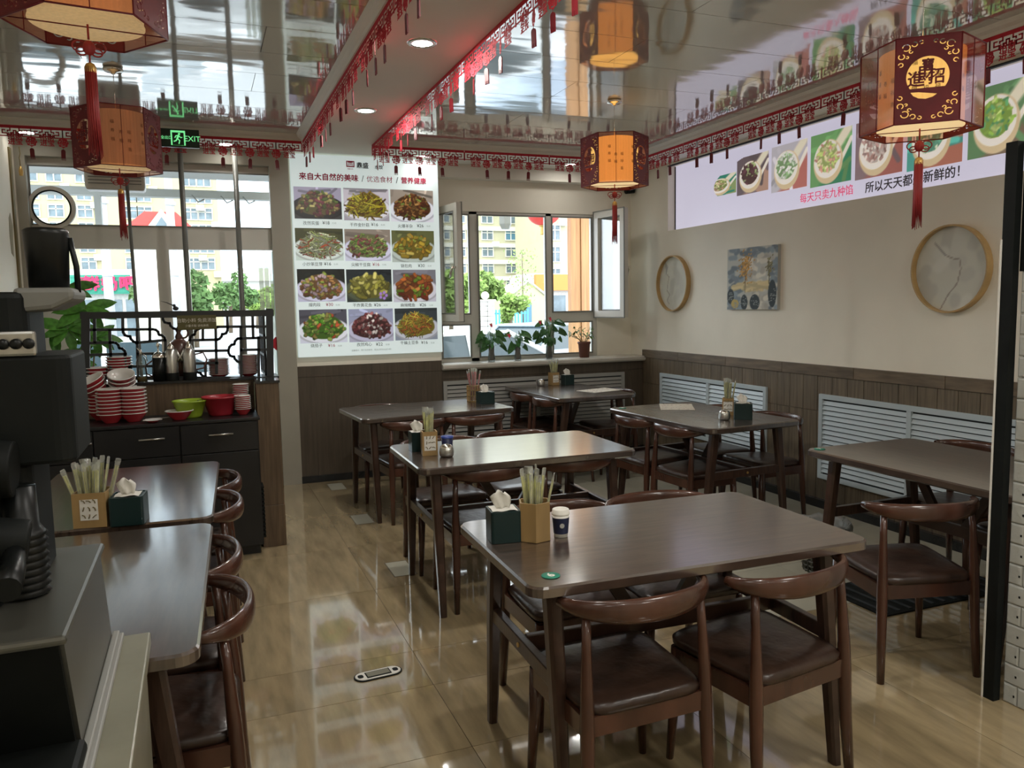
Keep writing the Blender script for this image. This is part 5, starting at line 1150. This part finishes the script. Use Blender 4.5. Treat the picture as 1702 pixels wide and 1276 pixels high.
# ================================================================== OUTSIDE
ZG = -.3
struct('ground', MB().box(-160, 200, 7.6, 260, ZG-.2, ZG), 'asphalt')
struct('outer_wall', MB().box(XL-.1, XR+.25, 7.45, 7.5, ZG, .9).box(XL-.1, XR+.25, 7.45, 7.5, 2.8, 3.4), 'facade_cream')
t = thing('window_awning', 'grey eave with a beam outside above the left window', 'awning', (0, 7.5, 0)); obj('eave', box(-4, .9, 0, 1.7, 2.90, 3.02), 'eave', t); obj('beam', box(-4, .9, 1.5, 1.62, 2.68, 2.76), 'eave', t)
obj('bracket', box(-.92, -.86, 1.5, 1.62, 2.2, 2.68), 'eave', t)
for x, h in ((.05, .06), (.33, .04), (.55, .05)): obj('hanger', MB().tube([(x-.06, 1.45, 2.70), (x, 1.45, 2.63), (x+.06, 1.45, 2.66)], .008, 5), 'grey_frame', t)
def building(label, x0, x1, Y, h, depth, m, cols, rows, zrow, dz, ww, wh, blue=(), bands=True, group=None):
    t = thing('apartment_building', label, 'building', ((x0+x1)/2, Y, ZG)); hw = (x1-x0)/2
    obj('wall', box(-hw, hw, 0, depth, 0, h), m, t); obj('roof', box(-hw-.4, hw+.4, -.5, depth+.4, h, h+.5), 'band_white', t)
    for r in range(rows):
        z = zrow+r*dz
        if bands: obj('balcony_band', box(-hw, hw, -.25, 0, z-.85, z-.35), 'band_white', t)
        for k, x in enumerate(cols):
            x = x-(x0+x1)/2; f_ = obj('window', ring_prism(rect(x-ww/2, x+ww/2, z, z+wh), rect(x-ww/2+.1, x+ww/2-.1, z+.1, z+wh-.1), -.12, .02).box(x-.05, x+.05, -.1, .0, z, z+wh).box(x-ww/2, x+ww/2, -.1, 0, z+wh*.62, z+wh*.62+.08), 'band_white', t)
            obj('window_pane', box(x-ww/2+.05, x+ww/2-.05, -.03, .01, z+.05, z+wh-.05), 'win_blue' if (r, k) in blue else 'win_far', f_)
            if (k+r) % 3 == 0: obj('air_conditioner', box(x+ww/2-.2, x+ww/2+.6, -.5, -.02, z-.75, z-.15), 'band_white', f_)
    return t
Yb = 90
cA = [at(px, 400, Y=Yb).x for px in (738, 764, 810, 849, 878)]
rz_ = [at(870, y, Y=Yb).z-ZG for y in (508, 481, 454, 427, 400, 372, 345, 318)]
building('pale yellow apartment block seen through the middle of the right window', at(640, 400, Y=Yb).x, at(897, 400, Y=Yb).x, Yb, 22, 12, 'facade_cream', cA, 8, rz_[0], (rz_[-1]-rz_[0])/7, 1.5, 1.35, ((4, 4), (4, 3)))
building('projecting pale yellow wing of the apartment block at the right', at(903, 400, Y=78).x, at(1010, 400, Y=78).x, 78, 22, 8, 'facade_cream', [at(px, 400, Y=78).x for px in (922, 985)], 6, 3.9, 2.3, 1.3, 1.7, (), False)
t = thing('corner_shop', 'low shop with an orange sign band under the pale wing', 'building', (at(925, 470, Y=60).x, 60, ZG)); obj('wall', box(-2.2, 3.2, 0, 5, 0, 4.3), 'stone_grey', t); obj('sign_band', box(-2.0, 3.1, -.4, 0, 2.9, 4.2), 'sign_orange', t); obj('shop_window', box(-1.8, .8, -.05, .05, .3, 2.5), 'win_far', t); obj('shop_door', box(1.1, 2.3, -.05, .05, 0, 2.5), 'win_blue', t)
t = thing('gabled_gatehouse', 'small cream gabled house left of the orange shop sign', 'building', (at(878, 500, Y=56).x, 56, ZG)); obj('wall', MB().prism([(-1.5, 0), (1.5, 0), (1.5, 2.4), (0, 3.5), (-1.5, 2.4)], 0, 4, 'y'), 'facade_cream', t); obj('door', box(-.25, .25, -.05, .05, 0, 1.9), 'win_blue', t); obj('roof_trim', MB().tube([(-1.7, -.1, 2.3), (0, -.1, 3.6), (1.7, -.1, 2.3)], .09, 5), 'band_white', t)
building('yellow apartment block behind the green shop sign at the far left', at(20, 400, Y=90).x, at(365, 400, Y=90).x, 90, 20, 12, 'facade_yellow', [at(px, 440, Y=90).x for px in (60, 100, 148, 222, 246, 322, 346)], 6, at(150, 449, Y=90).z-ZG, (at(150, 380, Y=90).z-at(150, 449, Y=90).z)/2.4, 1.45, 1.3, (), False)
building('pale yellow block end seen at the top left through the round vent', at(-60, 380, Y=70).x, at(200, 380, Y=70).x, 70, 15.4, 6, 'facade_yellow', [at(px, 360, Y=70).x for px in (60, 135)], 5, 3.2, 2.6, 1.6, 1.5, (), True) if False else None
# green dairy shop sign
s0, s1 = at(116, 457, Y=50), at(217, 488, Y=50)
t = thing('shop_sign', 'green shop sign with red characters outside the left window', 'sign', ((s0.x+s1.x)/2, 50, 0)); hw = (s1.x-s0.x)/2
obj('sign_board', box(-hw, hw, 0, .3, s1.z, s0.z), 'sign_green', t)
for k in range(5): obj('rib', box(-hw, hw, -.03, 0, s1.z+(s0.z-s1.z)*(k+.5)/5-.03, s1.z+(s0.z-s1.z)*(k+.5)/5), 'sign_green', t)
zc = (s0.z+s1.z)/2
text('lettering', '三\n元', .42, 'sign_red', MY(-hw+.5, -.08, zc), t, ext=.03, offset=.02, lines=.9); text('lettering', '鲜奶吧', .85, 'sign_red', MY(.45, -.08, zc), t, ext=.03, offset=.035, spacing=1.12)
t = thing('sign_shop', 'grey shop front below the green sign', 'building', ((s0.x+s1.x)/2+.5, 50.3, ZG)); obj('wall', box(-2.9, 3.0, 0, 5, 0, 4.2), 'stone_grey', t)
for k in range(5): obj('shop_window', box(-2.6+1.1*k, -1.7+1.1*k, -.06, .02, .4, 2.5), 'win_far', t)
# red gabled roof
r0 = at(268, 350, Y=40); t = thing('red_roof_house', 'red gabled roof with a white glazed gable seen over the transom', 'building', (r0.x, 40, ZG))
a_, b_ = at(205, 384, Y=40).x-r0.x, at(322, 384, Y=40).x-r0.x; zt, zb_ = r0.z-ZG, at(268, 386, Y=40).z-ZG
obj('wall', box(a_*.8, b_*.8, .3, 5, 0, zb_), 'band_white', t); obj('roof', MB().prism([(a_*1.25, zb_-.1), (b_*1.25, zb_-.1), (b_*.45, zt), (a_*.45, zt)], .4, 6, 'y'), 'roof_red', t)
g = MB().prism([(-1.0, zb_-.3), (1.0, zb_-.3), (0, zt+.05)], -.2, .4, 'y'); obj('gable', g, 'band_white', t); obj('gable_glass', MB().prism([(-.62, zb_-.25), (.62, zb_-.25), (0, zt-.30)], -.25, -.2, 'y'), 'win_far', t)
for px, lb in ((180, 'left concrete lamp pole outside the left window'), (291, 'right white concrete pole outside near the window mullion')):
    p = at(px, 460, Y=30); t = thing('utility_pole', lb, 'pole', (p.x, 30, ZG)); obj('pole', MB().tube([(0, 0, 0), (-.06, 0, 8.5)], [.17, .11], 12), 'concrete_pole', t)
    for z in (3.0, 4.2, 5.4): obj('band', MB().tube([(-.01, 0, z), (-.01, 0, z+.12)], .175, 12), 'stone_grey', t)
# trees
def tree(x, y, h, r, label, m, seed, n_=900, zc=None, group=None):
    R_ = np.random.RandomState(seed); t = thing('tree', label, 'tree', (x, y, ZG)); zc = zc or h-r
    obj('trunk', MB().tube([(0, 0, 0), (.1, 0, h*.4), (0, 0, zc)], [.16, .12, .05], 7), 'trunk', t)
    b = MB(); s_ = .11*r+.12
    blobs = [(R_.randn(3)*np.array((.42, .42, .40))*r, r*(.35+.3*R_.rand())) for _ in range(9)]
    for _ in range(n_):
        c_, br = blobs[R_.randint(9)]; d = R_.randn(3); d /= np.linalg.norm(d); p = Vector(c_+d*br*(.75+.3*R_.rand()))+Vector((0, 0, zc))
        u = Vector(R_.randn(3)).normalized(); v = u.orthogonal().normalized(); b.add([p-u*s_, p+v*s_*.6, p+u*s_, p-v*s_*.6], [(0, 1, 2, 3)])
    f_ = obj('foliage', b, m, t); f_['kind'] = 'stuff'; return t
q = at(822, 470, Y=52); tree(q.x, 54, 5.0, 1.15, 'bushy yellow-green tree in the middle of the right window', 'tree_leaf', 1, 1300, 3.0)
q = at(846, 500, Y=46); tree(q.x, 46, 2.9, .75, 'lower bright green tree right of the gate pillar', 'tree_leaf', 2, 800, 1.9)
q = at(748, 480, Y=52); tree(q.x, 52, 5.0, 1.7, 'green tree seen through the narrow left panes of the right window', 'tree_leaf', 3, 1100, 2.8)
q = at(262, 480, Y=45); tree(q.x, 45, 5.0, 1.3, 'dark green tree left of the left window mullion', 'tree_leaf2', 4, 900, 3.1)
q = at(322, 500, Y=42); tree(q.x, 42, 4.4, .9, 'conical dark tree right of the left window mullion', 'tree_leaf2', 5, 800, 2.3)
for k, px in enumerate((380, 402, 425, 447)): q = at(px, 480, Y=66+6*k); tree(q.x, 66+6*k, (5.2, 5.0, 4.2, 5.0)[k], 1.15, ('hedge tree just right of the yellow block end', 'second green tree right of the yellow block', 'light green tree near the right pole', 'green tree at the right edge of the left window')[k], ('tree_leaf2', 'tree_leaf2', 'tree_leaf', 'tree_leaf')[k], 6+k, 800, 2.9)
q = at(868, 430, Y=49); t = thing('street_sapling', 'thin sapling with sparse yellow leaves in front of the pale facade', 'tree', (q.x, 49, ZG)); obj('trunk', MB().tube([(0, 0, 0), (0, 0, 5.2)], [.06, .02], 6), 'trunk', t)
b = MB(); R_ = np.random.RandomState(12)
for _ in range(160): p = Vector((R_.randn()*.45, R_.randn()*.4, 1.8+3.6*R_.rand())); u = Vector(R_.randn(3)).normalized()*.09; v = u.orthogonal()*.8; b.add([p-u, p+v, p+u, p-v], [(0, 1, 2, 3)])
o = obj('foliage', b, 'tree_leaf', t); o['kind'] = 'stuff'
t = thing('gate_pillar', 'stone gate pillar with a white ball lamp', 'gate pillar', (at(807, 530, Y=44).x, 44, ZG))
for r in range(7): 
    for k in range(2): s_ = .14*(r % 2); obj('stone', box(-.45+.45*k+.01, 0+.45*k-.01, -.4, .4, r*.29+.01, (r+1)*.29-.01), 'stone_grey', t, bevel=.03)
obj('cap', box(-.5, .5, -.45, .45, 2.03, 2.13), 'band_white', t); obj('ball_lamp', MB().sphere((0, 0, 2.36), .24), 'band_white', t)
t = thing('blue_fence', 'blue gate fence behind the parked cars', 'fence', (at(850, 540, Y=48).x, 48, ZG))
for k in range(12): obj('paling', box(-1.3+.22*k, -1.2+.22*k, 0, .05, 0, 1.5), 'fence_blue', t)
obj('rail', box(-1.3, 1.25, .05, .09, 1.2, 1.3), 'fence_blue', t)
# low houses and far haze line for the left window
t = thing('rooftops', 'pale distant flat roofs beyond the trees at the left window', 'building', (at(420, 450, Y=200).x, 200, ZG)); obj('block', box(-22, 22, 0, 10, 0, 8.5), 'stone_grey', t); obj('block', box(-10, 4, -1, 0, 8.5, 11.5), 'band_white', t)
# cars
def car(x, y, rz, label, m, L=4.3):
    t = thing('parked_car', label, 'car', (x, y, ZG), rz)
    body = [(-2.12, .35), (-2.15, .75), (-1.95, .92), (-1.1, 1.0), (1.5, .98), (2.05, .82), (2.15, .6), (2.12, .3), (1.75, .25), (-1.8, .25)]
    b = MB(); rings = []
    for yy, s_ in ((-.86, .93), (-.80, 1), (.80, 1), (.86, .93)): rings.append([Vector((p[0]*(.98+.02*s_), yy, .25+(p[1]-.25)*s_)) for p in body])
    b.loft(rings, True, False); obj('body', b, m, t, bevel=.04)
    cab = [(-1.35, .98), (-.75, 1.40), (.55, 1.44), (1.45, .98)]; b = MB()
    b.loft([[Vector((p[0], yy*(1-.2*(p[1] > 1.2)), p[1])) for p in cab] for yy in (-.78, .78)], True, False); cb = obj('cabin_glass', b, 'car_glass', t)
    obj('roof', MB().prism([(-.78, -.63), (.58, -.63), (.58, .63), (-.78, .63)], 1.40, 1.455, 'z'), m, t, bevel=.02)
    for x0_, z0_, x1_, z1_ in ((-1.35, .98, -.75, 1.42), (1.45, .98, .55, 1.44), (-.1, .98, -.1, 1.43)):
        for s_ in (-1, 1): obj('roof_pillar', MB().tube([(x0_, s_*.78, z0_), (x1_, s_*.63, z1_)], .04, 5), m, t)
    for wx in (-1.3, 1.32):
        for s_ in (-1, 1): obj('wheel', MB().tube([(wx, s_*.88, .32), (wx, s_*.68, .32)], .32, 18), 'tyre', t)
car(3.35, 11.0, .25, 'white car parked just outside the lower left pane of the right window', 'car_white')
car(6.3, 14.2, .55, 'silver blue car seen between the sill plants', 'car_silver')
car(9.8, 17.5, .6, 'white car farther out beyond the sill plants', 'car_white')
car(-1.15, 12.2, .1, 'pale car seen through the lattice screen', 'car_white'); car(-6.4, 15.0, .1, 'silver car at the far left beyond the lattice', 'car_silver')
# porch post, red lanterns and lamp outside the right window
t = thing('plank_porch', 'orange wooden plank post outside the right window', 'post', (0, 8.9, ZG)); 
for k in range(5):
    a_, c_ = at(949+8.6*k, 450, Y=8.9).x, at(949+8.6*(k+1), 450, Y=8.9).x; obj('plank', box(a_+.003, c_-.003, .02*(k % 2), .10, 0, 3.2), 'plank', t)
obj('porch_beam', box(-1.4, .6, -.32, .0, 3.2, 3.3), 'plank', t).location = (at(965, 450, Y=8.9).x, 0, 0)
q = at(904, 371, Y=8.7); t = thing('red_globe_lantern', 'big red globe lantern outside at the top of the right window', 'lantern', (q.x, 8.7, q.z+.13)); b = MB(); n_ = 24; rings = []
for i in range(13):
    a = PI*i/12; rings.append([Vector(((.20*math.sin(a)+.001)*(1-.06*(k % 2))*math.cos(2*PI*k/n_), (.20*math.sin(a)+.001)*(1-.06*(k % 2))*math.sin(2*PI*k/n_), .16*math.cos(a))) for k in range(n_)])
b.loft(rings); obj('globe', b, 'roof_red', t); obj('cap', MB().lathe([(.001, -.17), (.06, -.17), (.06, -.15), (.001, -.15)], n=12), 'gold', t); obj('fringe', MB().lathe([(.045, -.17), (.05, -.26)], n=14, cap=False), 'gold', t)
obj('cord', MB().tube([(0, 0, .15), (0, 0, 2.90-q.z-.13)], .006, 5), 'silk_red', t)
q = at(840, 368, Y=8.7); t = thing('hexagon_lamp', 'small grey hexagonal lamp outside at the top of the middle pane', 'lamp', (q.x, 8.7, q.z)); obj('body', MB().lathe([(.001, -.09), (.05, -.085), (.075, -.03), (.075, .06), (.001, .06)], n=6, smooth=False), 'grey_frame', t); obj('rod', MB().tube([(0, 0, .06), (0, 0, 2.90-q.z)], .01, 6), 'grey_frame', t)
